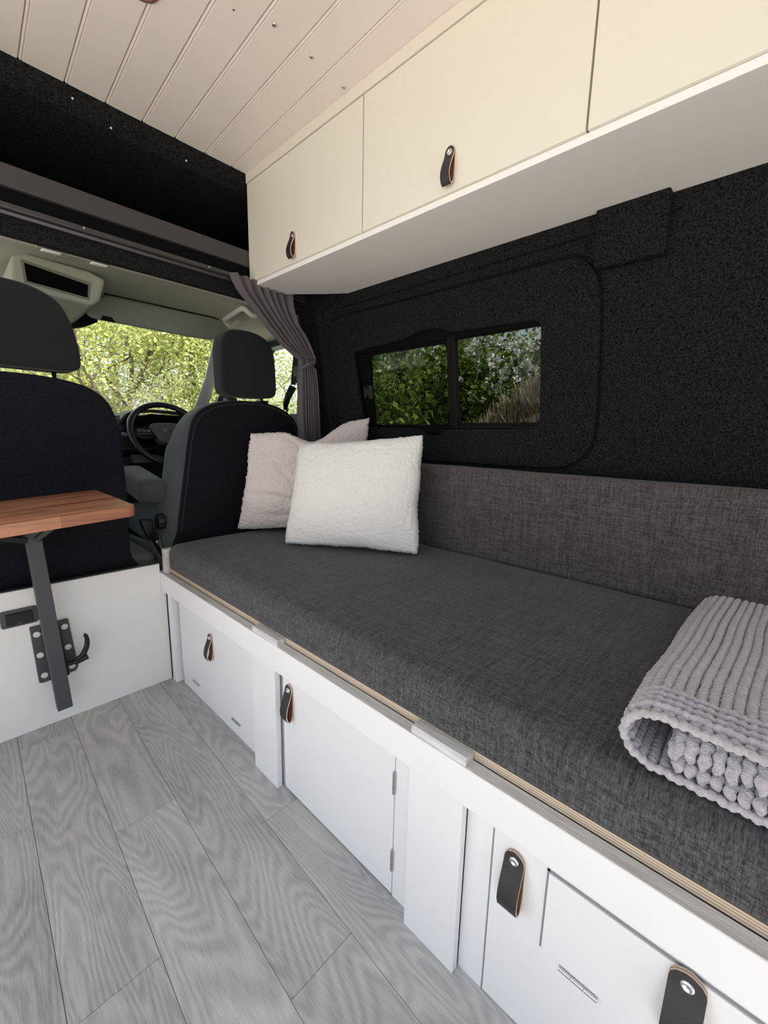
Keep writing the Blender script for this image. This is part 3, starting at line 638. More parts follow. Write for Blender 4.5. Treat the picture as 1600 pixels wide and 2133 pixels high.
# ================================================================== knitted blanket
def blanket():
    T = .019; v = []; f = []; sp = .0126
    def fold_path(yend, zlo, zhi, yf):
        r = (zhi-zlo)/2; out = []
        s = yend
        L = []
        y = yend
        while y < yf: L.append((y, zlo)); y += .0012
        for k in range(1, 96):
            a = -pi/2+pi*k/96; L.append((yf+r*cos(a)*1.15, (zlo+zhi)/2+r*sin(a)))
        y = yf
        while y > yend: L.append((y, zhi)); y -= .0012
        return L
    def resample(L):
        out = []; acc = 0; prev = L[0]; out.append((L[0], 0))
        for i in range(1, len(L)):
            d = math.hypot(L[i][0]-prev[0], L[i][1]-prev[1]); acc += d; prev = L[i]
            if acc >= sp:
                out.append((L[i], i)); acc = 0
        return out
    paths = [fold_path(-.42, .586, .658, .062), fold_path(-.42, .607, .637, .030)]
    rng = random.Random(5); nx = 250; x0, x1 = .592, 1.292
    for pi_, L in enumerate(paths):
        pts = resample(L); nP = len(pts)
        for (yz, idx) in pts:
            y, z = yz
            a = L[max(0, idx-3)]; b_ = L[min(len(L)-1, idx+3)]; t = Vector((0, b_[0]-a[0], b_[1]-a[1])).normalized(); nn_ = Vector((0, t.z, -t.y))
            ph = rng.random()*6; b0 = len(v); m = 8; xs = x0-.004*pi_+rng.uniform(-.002, .002)
            for i in range(nx+1):
                x = xs+(x1-xs)*i/nx
                hem = 1 if (x < .655 and z > .65) else 0
                bead = abs(sin((x-xs)*pi/.0105+ph))
                r = .0062*(.80+.28*bead)*(1.08 if x < x0+.03 else 1)+.0012*noise.noise(Vector((x*140, y*140, z*140)))
                drop = 0
                if z > .575: drop = -.030*(z-.576)/.08*max(0, (x-.75)/.54)**1.2      # top sinks towards the backrest
                if pi_ == 1 and x < x0+.020: drop -= (.017 if z > .622 else .010)*((x0+.020-x)/.020)**1.6
                wob = .005*noise.noise(Vector((x*5, y*3, pi_*3)))+.0012*sin((x-xs)*pi/.0105*2+ph)
                ins = -.018*max(0, (x-.75)/.54)
                edge = (.12, .60, .86)[i] if i < 3 else 1
                if i == nx: edge = .3
                for k in range(m):
                    th = 2*pi*k/m
                    q = Vector((x, y+wob+ins, z+drop+.004*noise.noise(Vector((x*4, y*6, 2)))))+(t*cos(th)*r*(1.02)+nn_*sin(th)*r*(1.05 if not hem else .8))*edge
                    v.append(tuple(q))
            for i in range(nx):
                for k in range(m):
                    a_ = b0+i*m+k; c_ = b0+i*m+(k+1) % m; f.append((a_, c_, c_+m, a_+m))
            f.append(tuple(b0+k for k in range(m))); f.append(tuple(b0+nx*m+k for k in reversed(range(m))))
        # chunky edge yarn that follows the fold, and two cross rows of the hem on the top layer
        for (xx, rr, lo) in ((x0-.001, .0056, 0), (x0+.016, .0052, 1), (x0+.031, .0050, 1), (x0+.047, .0050, 1), (x0+.062, .0050, 1)):
            if pi_: continue
            b0 = len(v); LL = [p for i, p in enumerate(L) if i % 2 == 0]
            if lo: LL = [p for p in LL if p[1] > .634]
            m = 8; acc = 0
            for i, (y, z) in enumerate(LL):
                a = LL[max(0, i-1)]; b_ = LL[min(len(LL)-1, i+1)]; t = Vector((0, b_[0]-a[0], b_[1]-a[1])).normalized(); nn_ = Vector((0, t.z, -t.y))
                acc += math.hypot(y-a[0], z-a[1]); r = rr*(.70+.48*abs(sin(acc*pi/.0105)))
                lift = .0062 if lo else 0
                c_ = Vector((xx+.0015*sin(acc*2*pi/.026), y, z+.004*noise.noise(Vector((xx*4, y*6, 2)))+lift))
                for k in range(m):
                    th = 2*pi*k/m; v.append(tuple(c_+Vector((1, 0, 0))*cos(th)*r+nn_*sin(th)*r))
            for i in range(len(LL)-1):
                for k in range(m):
                    a_ = b0+i*m+k; c2 = b0+i*m+(k+1) % m; f.append((a_, c2, c2+m, a_+m))
    return v, f
build('knitted_blanket', blanket(), M['knit'], smooth=True, label='folded chunky ribbed grey knitted blanket on the near end of the bench', cat='blanket', base=(.93, -.1, .578))

# ================================================================== curtain
cu = empty('curtain', 'grey gathered curtain tied back beside the driver seat', 'curtain', (1.2, 1.655, .6))
Lp = [(.861, 1.618), (.896, 1.562), (.953, 1.511), (1.013, 1.450), (1.099, 1.382), (1.175, 1.345), (1.192, 1.322), (1.189, 1.29), (1.185, 1.183), (1.18, 1.081), (1.186, .967), (1.19, .80), (1.19, .60)]
Rp = [(1.150, 1.618), (1.150, 1.56), (1.179, 1.485), (1.226, 1.434), (1.262, 1.377), (1.268, 1.35), (1.262, 1.322), (1.274, 1.29), (1.287, 1.20), (1.293, 1.10), (1.296, 1.004), (1.298, .80), (1.298, .60)]
bm = B(); nu = 120; rows = []
LL = catmull([Vector((a, 0, b_)) for a, b_ in Lp], 8, False); RR = catmull([Vector((a, 0, b_)) for a, b_ in Rp], 8, False)
for j, (a, b_) in enumerate(zip(LL, RR)):
    row = []; w_ = (b_-a).length
    am = .010 if w_ > .12 else .014
    if abs(a.z-1.325) < .02: am = .006
    for i in range(nu+1):
        u = i/nu; p = a.lerp(b_, u)
        ph = u*2*pi*7+.9*sin(u*9+1)+.35*sin(j*.13+u*4)
        p = p+Vector((.0035*sin(ph*1.3+1), 1.662+am*sin(ph)+.004*sin(ph*2.3+j*.05), 0))
        if j < 6: p.y += .0
        row.append(p)
    rows.append(row)
V = [[bm.verts.new(p) for p in r_] for r_ in rows]
for r0, r1 in zip(V, V[1:]):
    for i in range(nu): bm.faces.new((r0[i], r0[i+1], r1[i+1], r1[i]))
o = build('cloth', bm, M['curtain'], cu, smooth=True); sm = o.modifiers.new('solid', 'SOLIDIFY'); sm.thickness = .0018
bm = B(); nT = 40; loops = []
for k in range(nT):
    a = 2*pi*k/nT; c_ = Vector((1.228+.048*cos(a), 1.662+.024*sin(a), 1.322+.022*cos(a)+.004*sin(a)))
    loops.append([c_+Vector((cos(a)*.001, sin(a)*.001, s_*.010)) for s_ in (-1, 1)])
vv = [[bm.verts.new(p) for p in L] for L in loops]
for k in range(nT): bm.faces.new((vv[k][0], vv[(k+1) % nT][0], vv[(k+1) % nT][1], vv[k][1]))
bm.faces.ensure_lookup_table()
o = build('tie_band', bm, M['curtain'], cu, smooth=True); sm = o.modifiers.new('solid', 'SOLIDIFY'); sm.thickness = .002
bm = B(); lathe(bm, [(.0001, .003), (.003, .0025), (.004, 0)], frame_to((1.212, 1.636, 1.318), (0, -1, 0)), 12); build('snap_button', bm, M['chrome'], cu, smooth=True)
for hx in (.93, 1.00, 1.06, 1.105, 1.14):
    bm = B(); tube(bm, [(hx, 1.690, 1.606), (hx, 1.675, 1.600), (hx+.004, 1.660, 1.592), (hx+.008, 1.664, 1.580), (hx+.005, 1.674, 1.585)], .0014, 6); build('hook', bm, M['black_plastic'], cu, smooth=True)

# ================================================================== table and its wall clamp
tb = empty('fold_table', 'butcher-block wooden table on a dark metal leg by the cab seats', 'table', (.19, 1.64, .08))
tilt = .066
def tf(u, v, d): return (u, v, .80+tilt*(u-.358)+d)
P2 = rrect(-.30, .358, 1.266, 1.682, .018, 5)
bm = B(); rounded_slab(bm, P2, tf, -.030, 0, .0025, n=2); build('tabletop', bm, M['block'], tb, smooth=True, autosmooth=35, label='tilted reddish wood top of glued staves')
bm = B(); sweep(bm, [(.199, 1.640, .078), (.1695, 1.640, .752)], .041, .030, (0, 1, 0)); build('leg', bm, M['anthracite'], tb, bevel=.002)
bm = B(); sweep(bm, [(.18, 1.622, .664), (.22, 1.60, .700), (.30, 1.55, .748)], .016, .016, (0, 0, 1)); build('brace', bm, M['black_plastic'], tb, bevel=.002)
bm = B(); sweep(bm, [(.155, 1.612, .668), (.09, 1.600, .690), (-.10, 1.58, .722)], .022, .018, (0, 0, 1)); build('brace', bm, M['black_plastic'], tb, bevel=.002)
bm = B(); box(bm, .06, .30, 1.50, 1.66, .742, .7475); bmesh.ops.transform(bm, matrix=Matrix.Translation((0, 0, 0)), verts=bm.verts)
for vv_ in bm.verts: vv_.co.z = vv_.co.z+tilt*(vv_.co.x-.358)+.0255-.0015
build('mounting_plate', bm, M['anthracite'], tb)

cp = empty('table_clamp', 'black clamp plate with lever screwed to the white partition', 'clamp', (.195, 1.698, .165))
sk = lambda z: -.045*(z-.265)       # plate leans like the leg
poly = [(.136, .358), (.168, .363), (.244, .363), (.251, .30), (.252, .178), (.240, .170), (.152, .166), (.146, .172)]
poly = [(.141, .365), (.243, .365), (.256, .183), (.247, .171), (.156, .164), (.147, .168)]
bm = B(); prism(bm, poly, lambda u, v, d: (u, 1.70-d, v), 0, .012); build('plate', bm, M['anthracite'], cp, bevel=.002)
bm = B(); prism(bm, [(.166, .35), (.216, .35), (.226, .175), (.176, .175)], lambda u, v, d: (u, 1.70-d, v), .012, .036); build('channel', bm, M['black_plastic'], cp, bevel=.002)
for x_, z_ in ((.157, .338), (.2305, .341), (.159, .264), (.2335, .266), (.163, .190), (.2385, .193)):
    bm = B(); lathe(bm, [(.0001, .0006), (.0035, .0006), (.0045, .0026), (.0092, .0022), (.0098, 0)], frame_to((x_, 1.688, z_), (0, -1, 0)), 20)
    build('screw', bm, M['zinc'], cp, smooth=True, autosmooth=40)
bm = B(); tube(bm, [(.222, 1.650, .222), (.245, 1.650, .224)], .008, 12); tube(bm, [(.240, 1.648, .221), (.278, 1.642, .233)], .0095, 14)
lv = catmull([Vector(p) for p in ((.246, 1.644, .232), (.262, 1.640, .243), (.275, 1.636, .268), (.279, 1.632, .295), (.276, 1.630, .314), (.271, 1.630, .318))], 5, False)
tube(bm, lv, [.007+.0015*sin(k*.2) for k in range(len(lv)-2)]+[.0062, .0035], 12); build('lever', bm, M['black_plastic'], cp, smooth=True, autosmooth=50)

sk_ = empty('power_socket', 'black flush power socket with flap in the white partition', 'socket', (.12, 1.70, .38))
bm = B(); rounded_slab(bm, rrect(.075, .167, .378, .435, .008, 4), lambda u, v, d: (u, 1.70-d, v), 0, .006, .002, n=2); build('face_plate', bm, M['anthracite'], sk_, bevel=0)
bm = B(); rounded_slab(bm, rrect(.088, .154, .385, .421, .002, 2), lambda u, v, d: (u, 1.70-d, v), .006, .009, .001, n=2); box(bm, .088, .154, 1.691, 1.694, .4225, .4245); build('flap', bm, M['black_plastic'], sk_)
bm = B(); tube(bm, [(.115, 1.6905, .3915), (.120, 1.690, .3895), (.126, 1.6905, .3915)], .0013, 6); build('finger_catch', bm, M['grey_plastic'], sk_)

# ================================================================== CAB
# headliner
hl = empty('trim_2', 'grey-green cab headliner curving down to the windscreen', 'headliner', (.5, 1.72, 1.5), kind='structure')
def hz(x, y):
    s = min(1, max(0, (y-1.735)/.30)); z = 1.555+.072*(s*s*(3-2*s))
    sd_ = abs((x-.5)/.90); z -= .10*sd_**4*s
    yf = 2.36
    q = max(0, (y-yf)/.16); z -= .10*min(1.5, q)**1.4
    return z
bm = B(); nx_, ny_ = 60, 40
def yfr(x): return 2.36+.135
V = []
for j in range(ny_+1):
    row = []
    for i in range(nx_+1):
        x = -.40+1.82*i/nx_; y = 1.735+(yfr(x)-1.735)*j/ny_; row.append(bm.verts.new((x, y, hz(x, y))))
    V.append(row)
for j in range(ny_):
    for i in range(nx_): bm.faces.new((V[j][i], V[j][i+1], V[j+1][i+1], V[j+1][i]))
build('headliner', bm, M['headliner'], hl, smooth=True)
# overhead pod with a dark letterbox opening
bm = B(); po = [(.250, 1.50), (.262, 1.605), (.30, 1.625), (.50, 1.618), (.555, 1.60), (.53, 1.52), (.50, 1.492)]
loft(bm, [[(u*.97+.012, 2.105, v+.004) for u, v in po], [(u, 2.12, v) for u, v in po], [(u, 2.50, v-.01) for u, v in po]])
build('overhead_pod', bm, M['headliner'], hl, bevel=.008)
bm = B(); rounded_slab(bm, [(.292, 1.525), (.490, 1.510), (.502, 1.578), (.288, 1.603)], lambda u, v, d: (u, 2.1045-d, v), 0, .004, .0015, n=2); build('pod_rim', bm, M['visor'], hl)
bm = B(); prism(bm, [(.300, 1.532), (.484, 1.518), (.490, 1.566), (.297, 1.592)], lambda u, v, d: (u, 2.1-d, v), 0, .0015); build('pod_opening', bm, M['black_void'], hl)
# courtesy lamp strip
dl = empty('courtesy_lamp', 'slim roof lamp with two clear lenses in the cab headliner', 'lamp', (.385, 1.765, 1.555))
bm = B(); rounded_slab(bm, [(.285, 1.752), (.478, 1.752), (.478, 1.790), (.285, 1.790)], lambda u, v, d: (u, v, hz(u, v)-.001-d), 0, .006, .003, n=3); build('housing', bm, M['visor'], dl, smooth=True, autosmooth=50)
for a, b_ in ((.295, .345), (.425, .472)):
    bm = B(); rounded_slab(bm, rrect(a, b_, 1.746, 1.784, .006, 3), lambda u, v, d: (u, v, hz(u, v)-.006-d), 0, .006, .003, n=3); build('lens', bm, M['lens'], dl, smooth=True, autosmooth=50)
# sun visor
vz = empty('sun_visor', 'grey padded sun visor folded above the windscreen', 'sun visor', (.85, 2.3, 1.5))
def vf(u, v, d): return (u, 2.315-d-.10*(1.60-v), v)
vp = [tuple(p)[:2] for p in catmull([Vector((a_, b2, 0)) for a_, b2 in ((.519, 1.500), (.525, 1.522), (.566, 1.566), (.598, 1.590), (.625, 1.5955), (.80, 1.596), (.95, 1.597), (1.10, 1.597), (1.142, 1.588), (1.160, 1.562), (1.156, 1.528), (1.128, 1.502), (1.06, 1.486), (1.0, 1.480), (.85, 1.480), (.70, 1.481), (.60, 1.482), (.545, 1.484))], 5)]
bm = B(); rounded_slab(bm, vp, vf, 0, .026, .009, n=4); build('visor_pad', bm, M['visor'], vz, smooth=True, autosmooth=60)
bm = B(); tube(bm, [(.60, 2.312, 1.602), (1.13, 2.312, 1.604)], .0045, 8); build('shadow_line', bm, M['black_plastic'], vz, smooth=True)  # thin black tube added as the dark shade line over the visor
bm = B(); rounded_slab(bm, [(.565, 1.478), (.625, 1.478), (.610, 1.500), (.575, 1.500)], vf, .024, .030, .002, n=2); build('pivot', bm, M['black_plastic'], vz, smooth=True, autosmooth=50)
bm = B(); tube(bm, [(1.085, 2.29, 1.490), (1.088, 2.285, 1.470), (1.105, 2.285, 1.466), (1.108, 2.29, 1.484)], .005, 8); build('clip', bm, M['trim_grey'], vz, smooth=True)
# grab handle
gh = empty('grab_handle', 'light grey grab handle on the headliner beside the sun visor', 'handle', (1.17, 2.14, 1.6))
pts = catmull([Vector(p) for p in ((1.195, 2.225, 1.600), (1.145, 2.215, 1.556), (1.108, 2.200, 1.574), (1.100, 2.150, 1.579), (1.087, 2.00, 1.588), (1.094, 1.970, 1.586), (1.138, 1.962, 1.562), (1.20, 1.965, 1.603))], 6, False)
bm = B(); tube(bm, pts, .0125, 12); build('grip', bm, M['trim_grey'], gh, smooth=True)

# cab right side: door, window, pillars
cr = empty('wall_cab_right', 'driver side of the cab with door, pillars and belt', 'wall', (1.42, 2.3, .4), kind='structure')
bm = B(); box(bm, 1.43, 1.48, 1.80, 3.1, .2, 1.115); build('door_panel', bm, M['dash_plastic'], cr)
bm = B(); loft(bm, [[(1.40, 1.86, 1.545), (1.47, 1.86, 1.545), (1.47, 1.86, 1.50), (1.40, 1.86, 1.50)], [(1.40, 2.30, 1.53), (1.47, 2.30, 1.53), (1.47, 2.30, 1.49), (1.40, 2.30, 1.49)], [(1.37, 2.95, 1.20), (1.44, 2.95, 1.20), (1.44, 2.95, 1.16), (1.37, 2.95, 1.16)]]); build('door_frame', bm, M['body_green'], cr)
bm = B(); box(bm, 1.375, 1.44, 1.845, 1.925, .4, 1.60); build('centre_pillar', bm, M['trim_grey'], cr, bevel=.01)
bm = B(); loft(bm, [[(1.085, 2.30, 1.475), (1.155, 2.27, 1.50), (1.20, 2.34, 1.50), (1.12, 2.40, 1.46)], [(1.165, 2.60, 1.325), (1.215, 2.56, 1.345), (1.26, 2.64, 1.34), (1.21, 2.72, 1.31)], [(1.205, 2.88, 1.16), (1.255, 2.84, 1.16), (1.31, 2.9, 1.15), (1.26, 2.98, 1.14)], [(1.23, 3.02, 1.05), (1.28, 2.98, 1.05), (1.33, 3.05, 1.04), (1.29, 3.1, 1.04)]]); build('windscreen_pillar', bm, M['trim_grey'], cr, bevel=.012)
bm = B(); loft(bm, [[(1.24, 2.33, 1.50), (1.39, 2.33, 1.53), (1.41, 2.42, 1.50), (1.27, 2.42, 1.47)], [(1.335, 2.86, 1.15), (1.40, 2.86, 1.17), (1.42, 2.95, 1.14), (1.36, 2.95, 1.12)]]); build('door_frame', bm, M['body_green'], cr)
w2 = empty('window_2', 'driver door window', 'window', (1.44, 2.4, 1.1), kind='structure')
bm = B(); prism(bm, [(1.90, 1.10), (2.98, 1.10), (2.90, 1.2), (2.33, 1.52), (1.90, 1.54)], lambda u, v, d: (1.445+d, u, v), 0, .004); build('pane', bm, M['glass'], w2)
w3 = empty('window_3', 'windscreen of the van', 'window', (.5, 2.8, 1.05), kind='structure')
bm = B()
V = []
for j in range(9):
    t = j/8; row = []
    for i in range(25):
        x = -.42+1.78*i/24; bow = .16*((x-.5)/.9)**2
        row.append(bm.verts.new((x, 2.58+.62*t-bow*(1-.2*t), 1.50-.47*t)))
    V.append(row)
for a, b_ in zip(V, V[1:]):
    for i in range(24): bm.faces.new((a[i], a[i+1], b_[i+1], b_[i]))
build('pane', bm, M['glass'], w3, smooth=True)
bm = B(); prism(bm, [(.40, 1.60), (.60, 1.60), (.615, 1.520), (.56, 1.488), (.40, 1.43)], lambda u, v, d: (u, 2.52+d, v), 0, .03); build('sensor_cover', bm, M['seat_fabric'], w3)

# belt
sb = empty('seat_belt', 'black seat belt with buckle guide on the cab pillar', 'seat belt', (1.36, 1.95, 1.1))
bm = B(); sweep(bm, [(1.360, 1.935, 1.41), (1.355, 1.945, 1.33), (1.350, 1.95, 1.26)], .045, .0022, (1, 0, 0)); build('webbing', bm, M['seat_fabric'], sb)
bm = B(); rounded_slab(bm, rrect(1.905, 1.955, 1.27, 1.36, .012), lambda u, v, d: (1.372-d, u, v), 0, .020, .005, n=3); build('height_adjuster', bm, M['black_plastic'], sb, smooth=True, autosmooth=40)
bm = B(); tube(bm, [(1.345, 1.945, 1.25), (1.33, 1.97, 1.20), (1.325, 1.985, 1.165), (1.33, 2.0, 1.13)], [.020, .018, .016, .009], 12); build('guide', bm, M['black_plastic'], sb, smooth=True)
bm = B(); tube(bm, [(1.30, 1.93, 1.13), (1.32, 1.97, 1.12), (1.335, 2.01, 1.145), (1.335, 1.99, 1.18)], .005, 8); build('guide_loop', bm, M['grey_plastic'], sb, smooth=True)

# dashboard
db = empty('dashboard', 'black dashboard with instrument hood behind the steering wheel', 'dashboard', (.6, 2.7, .5))
pr = [(2.52, .55), (2.52, .86), (2.49, .90), (2.47, 1.02), (2.52, 1.075), (2.62, 1.090), (3.15, 1.04), (3.2, .9), (3.2, .4), (2.7, .4)]
bm = B(); loft(bm, [[(x, y, z) for y, z in pr] for x in (-.42, .2, .8, 1.1, 1.42)]); build('body', bm, M['dash_plastic'], db, bevel=.012)
bm = B(); hood = catmull([Vector((x, 0, z)) for x, z in ((.66, 1.055), (.70, 1.092), (.80, 1.112), (.95, 1.108), (1.10, 1.095), (1.20, 1.07))], 6, False)
loft(bm, [[(p.x, y, p.z+dz_) for p in hood for _ in (0,)]+[(p.x, y, p.z-.016+dz_) for p in reversed(hood)] for y, dz_ in ((2.462, 0), (2.60, .004))]); build('instrument_hood', bm, M['dash_plastic'], db, smooth=True, autosmooth=40)
bm = B(); prism(bm, [(.67, 1.05), (.80, 1.09), (1.1, 1.085), (1.18, 1.04), (1.15, .93), (.72, .93)], lambda u, v, d: (u, 2.466-d, v), 0, .002); build('instrument_panel', bm, M['rubber'], db)
bm = B(); box(bm, .45, .80, 2.468, 2.474, .905, .909); box(bm, .70, .84, 2.42, 2.50, .835, .875); build('lower_trim', bm, M['grey_plastic'], db, bevel=.002)
bm = B(); box(bm, -.42, 1.42, 2.62, 2.70, .35, .86); build('lower_dash', bm, M['rubber'], db)

# steering wheel
swh = empty('steering_wheel', 'black leather steering wheel with grey centre pad', 'steering wheel', (.848, 2.36, .985))
Cw = Vector((.848, 2.355, .985)); nw = Vector((0, -.86, .50)).normalized(); ux = Vector((1, 0, 0)); uy = nw.cross(ux).normalized()
if uy.z < 0: uy = -uy
def wp(a, r, d=0): return Cw+(ux*cos(a)+uy*sin(a))*r+nw*d
bm = B(); nn2 = 72; rows = []
for i in range(nn2):
    a = 2*pi*i/nn2; c_ = wp(a, .178); rad = (ux*cos(a)+uy*sin(a))
    th_ = .0150+.0025*math.exp(-((a-pi*.86)/.18)**2)+.0025*math.exp(-((a-pi*.14)/.18)**2)
    rows.append([bm.verts.new(c_+(rad*cos(2*pi*k/14)+nw*sin(2*pi*k/14))*th_) for k in range(14)])
for i in range(nn2):
    a, b_ = rows[i], rows[(i+1) % nn2]
    for k in range(14): bm.faces.new((a[k], a[(k+1) % 14], b_[(k+1) % 14], b_[k]))
build('rim', bm, mat('smooth_leather', (.018, .018, .02), .32, spec=.6), swh, smooth=True)
def wfn(u, v, d): return Cw+ux*u+uy*v+nw*d
hub = [tuple(p)[:2] for p in catmull([Vector((u, v, 0)) for u, v in ((-.085, .045), (-.04, .060), (.04, .060), (.085, .045), (.07, -.01), (.04, -.055), (-.04, -.055), (-.07, -.01))], 5)]
bm = B(); rounded_slab(bm, hub, wfn, -.03, .018, .010, n=3); build('centre_pad', bm, mat('pad_grey', (.10, .11, .115), .5), swh, smooth=True, autosmooth=60)
for s_ in (-1, 1):
    bm = B(); rounded_slab(bm, [(s_*.070, .040), (s_*.165, .030), (s_*.168, -.015), (s_*.120, -.035), (s_*.060, -.02)], wfn, -.012, .008, .004, n=2); sp_ = build('spoke', bm, M['black_plastic'], swh, smooth=True, autosmooth=50)
    for q in range(3):
        bm = B(); rounded_slab(bm, rrect(-.010+s_*(.095+.022*q), .008+s_*(.095+.022*q), .006, .022, .003, 2), wfn, .007, .011, .0015, n=2); build('button', bm, M['grey_plastic'], sp_)
    bm = B(); rounded_slab(bm, [(s_*.085, -.002), (s_*.150, -.002), (s_*.150, -.006), (s_*.085, -.006)], wfn, .007, .011, .001, n=1); build('chrome_strip', bm, M['chrome'], sp_)
bm = B(); rounded_slab(bm, [(-.022, -.05), (.022, -.05), (.035, -.165), (-.035, -.165)], wfn, -.016, .004, .004, n=2); build('spoke', bm, M['black_plastic'], swh, smooth=True, autosmooth=50)
bm = B(); el = [(.026*cos(2*pi*k/28), .012+.0105*sin(2*pi*k/28)) for k in range(28)]; rounded_slab(bm, el, wfn, .017, .021, .001, n=1); bd = build('badge', bm, M['chrome'], swh, smooth=True, autosmooth=40, label='oval chrome badge')
bm = B(); el = [(.0225*cos(2*pi*k/28), .012+.0078*sin(2*pi*k/28)) for k in range(28)]; rounded_slab(bm, el, wfn, .021, .0216, .0003, n=1); build('badge_field', bm, mat('badge_blue', (.02, .04, .12), .3), bd)
cvv = bpy.data.curves.new('script', 'FONT'); cvv.body = 'Ford'; cvv.size = .0145; cvv.shear = .4; cvv.extrude = .0003; cvv.align_x = 'CENTER'; cvv.align_y = 'CENTER'
to = bpy.data.objects.new('tmp', cvv); COL.objects.link(to); bpy.context.view_layer.update()
dgp = bpy.context.evaluated_depsgraph_get(); me = bpy.data.meshes.new_from_object(to.evaluated_get(dgp)); bm = B(); bm.from_mesh(me); bpy.data.objects.remove(to)
for v_ in bm.verts: v_.co = wfn(v_.co.x, v_.co.y+.012, .0219+v_.co.z)
build('script', bm, M['chrome'], bd)
bm = B(); tube(bm, [Cw-nw*.02-uy*.02, Cw-nw*.11-uy*.03], [.035, .05], 14); build('column', bm, M['black_plastic'], swh, smooth=True, autosmooth=40)
bm = B(); tube(bm, [Cw-nw*.05-ux*.03, Cw-nw*.045-ux*.15+uy*.01, Cw-nw*.04-ux*.205+uy*.02], [.006, .007, .010], 10); build('stalk', bm, M['grey_plastic'], swh, smooth=True)

# seats
def seat_shape(outline, y0, y1, shrink, r, name, m, parent, lean=0, z0=.6, n=5):
    """outline (x,z) counter, extruded in y with rounded rims; front copy bulges outwards by shrink"""
    L = [tuple(p)[:2] for p in catmull([Vector((a, b_, 0)) for a, b_ in outline], n)]
    cx = sum(p[0] for p in L)/len(L)
    def f(u, v, d):
        t = (d-y0)/(y1-y0); fz = 1-1.5*max(0, min(1, (v-.92)/.2)); return (u+(-shrink if u < cx else shrink)*fz*t*min(1, abs(u-cx)/.15), d+lean*(v-z0), v)
    bm = B(); rounded_slab(bm, L, f, y0, y1, r, n=5); return build(name, bm, m, parent, smooth=True, autosmooth=60)
ds = empty('driver_seat', 'black driver seat seen from behind beside the curtain', 'seat', (1.0, 1.9, .42))
ol = [(.640, .46), (.655, .60), (.672, .706), (.698, .85), (.719, .97), (.742, 1.05), (.79, 1.100), (.87, 1.130), (.98, 1.143), (1.10, 1.138), (1.19, 1.110), (1.245, 1.062), (1.272, .98), (1.28, .80), (1.28, .46), (.95, .455)]
seat_shape(ol, 1.785, 1.80, 0, .006, 'back_panel', M['seatback_carpet'], ds)
ol2 = [((u-.97)*1.015+.97, v*1.0+.003) for u, v in ol]
seat_shape(ol2, 1.792, 1.945, .045, .045, 'backrest', M['seat_side'], ds)
hd = [(.905, 1.166), (.889, 1.185), (.886, 1.24), (.886, 1.35), (.899, 1.408), (.932, 1.440), (1.00, 1.450), (1.07, 1.443), (1.122, 1.416), (1.148, 1.36), (1.155, 1.25), (1.154, 1.195), (1.138, 1.172), (1.09, 1.163), (.95, 1.160)]
seat_shape(hd, 1.800, 1.900, 0, .018, 'headrest', M['seat_fabric'], ds)
for xx in (.945, 1.105):
    bm = B(); tube(bm, [(xx, 1.86, 1.11), (xx, 1.86, 1.19)], .0065, 12); build('headrest_rod', bm, M['chrome'], ds, smooth=True)
    bm = B(); rounded_slab(bm, rrect(xx-.024, xx+.024, 1.835, 1.885, .008, 3), lambda u, v, d: (u, v, d), 1.136, 1.155, .003, n=2); build('rod_guide', bm, M['black_plastic'], ds, smooth=True, autosmooth=40)
bm = B(); rounded_slab(bm, rrect(.60, 1.22, 1.90, 2.46, .06), lambda u, v, d: (u, v, d+.06*(v-1.9)), .49, .60, .04, n=4); build('seat_base', bm, M['seat_side'], ds, smooth=True, autosmooth=60)
bm = B(); prism(bm, [(1.80, .40), (1.80, .50), (1.86, .565), (1.93, .565), (2.0, .52), (2.42, .50), (2.46, .40)], lambda u, v, d: (d, u, v), .585, .605); build('side_cover', bm, M['grey_plastic'], ds, bevel=.006)
bm = B(); box(bm, .64, 1.2, 1.9, 2.4, .3, .48); build('pedestal', bm, M['dash_plastic'], ds)
bm = B(); pf = [(.034*(1+.06*(k % 2)), 0) for k in range(2)]
lo = []
for d_, r_ in ((0, .026), (.004, .032), (.022, .033), (.030, .029), (.031, .002)):
    lo.append([(.632-d_, 1.87+r_*(1+.05*cos(k*pi))*cos(2*pi*k/24), .625+r_*(1+.05*cos(k*pi))*sin(2*pi*k/24)) for k in range(24)])
loft(bm, lo); build('recline_knob', bm, M['black_plastic'], ds, smooth=True, autosmooth=40)
bm = B(); ap = rrect(1.875, 2.20, .700, .800, .035, 5)
rounded_slab(bm, ap, lambda u, v, d: (d, u, v+.14*(u-1.875)), .548, .655, .022, n=4); build('armrest', bm, M['seat_side'], ds, smooth=True, autosmooth=60)
# seams
bm = B(); tube(bm, [Vector((u+.0, 1.7855, v)) for u, v in [tuple(p)[:2] for p in catmull([Vector((a+.012*(1 if a < 1 else -1), b_-.012, 0)) for a, b_ in ol[1:15]], 5, False)]], .0012, 5); build('piping', bm, M['seat_side'], ds)

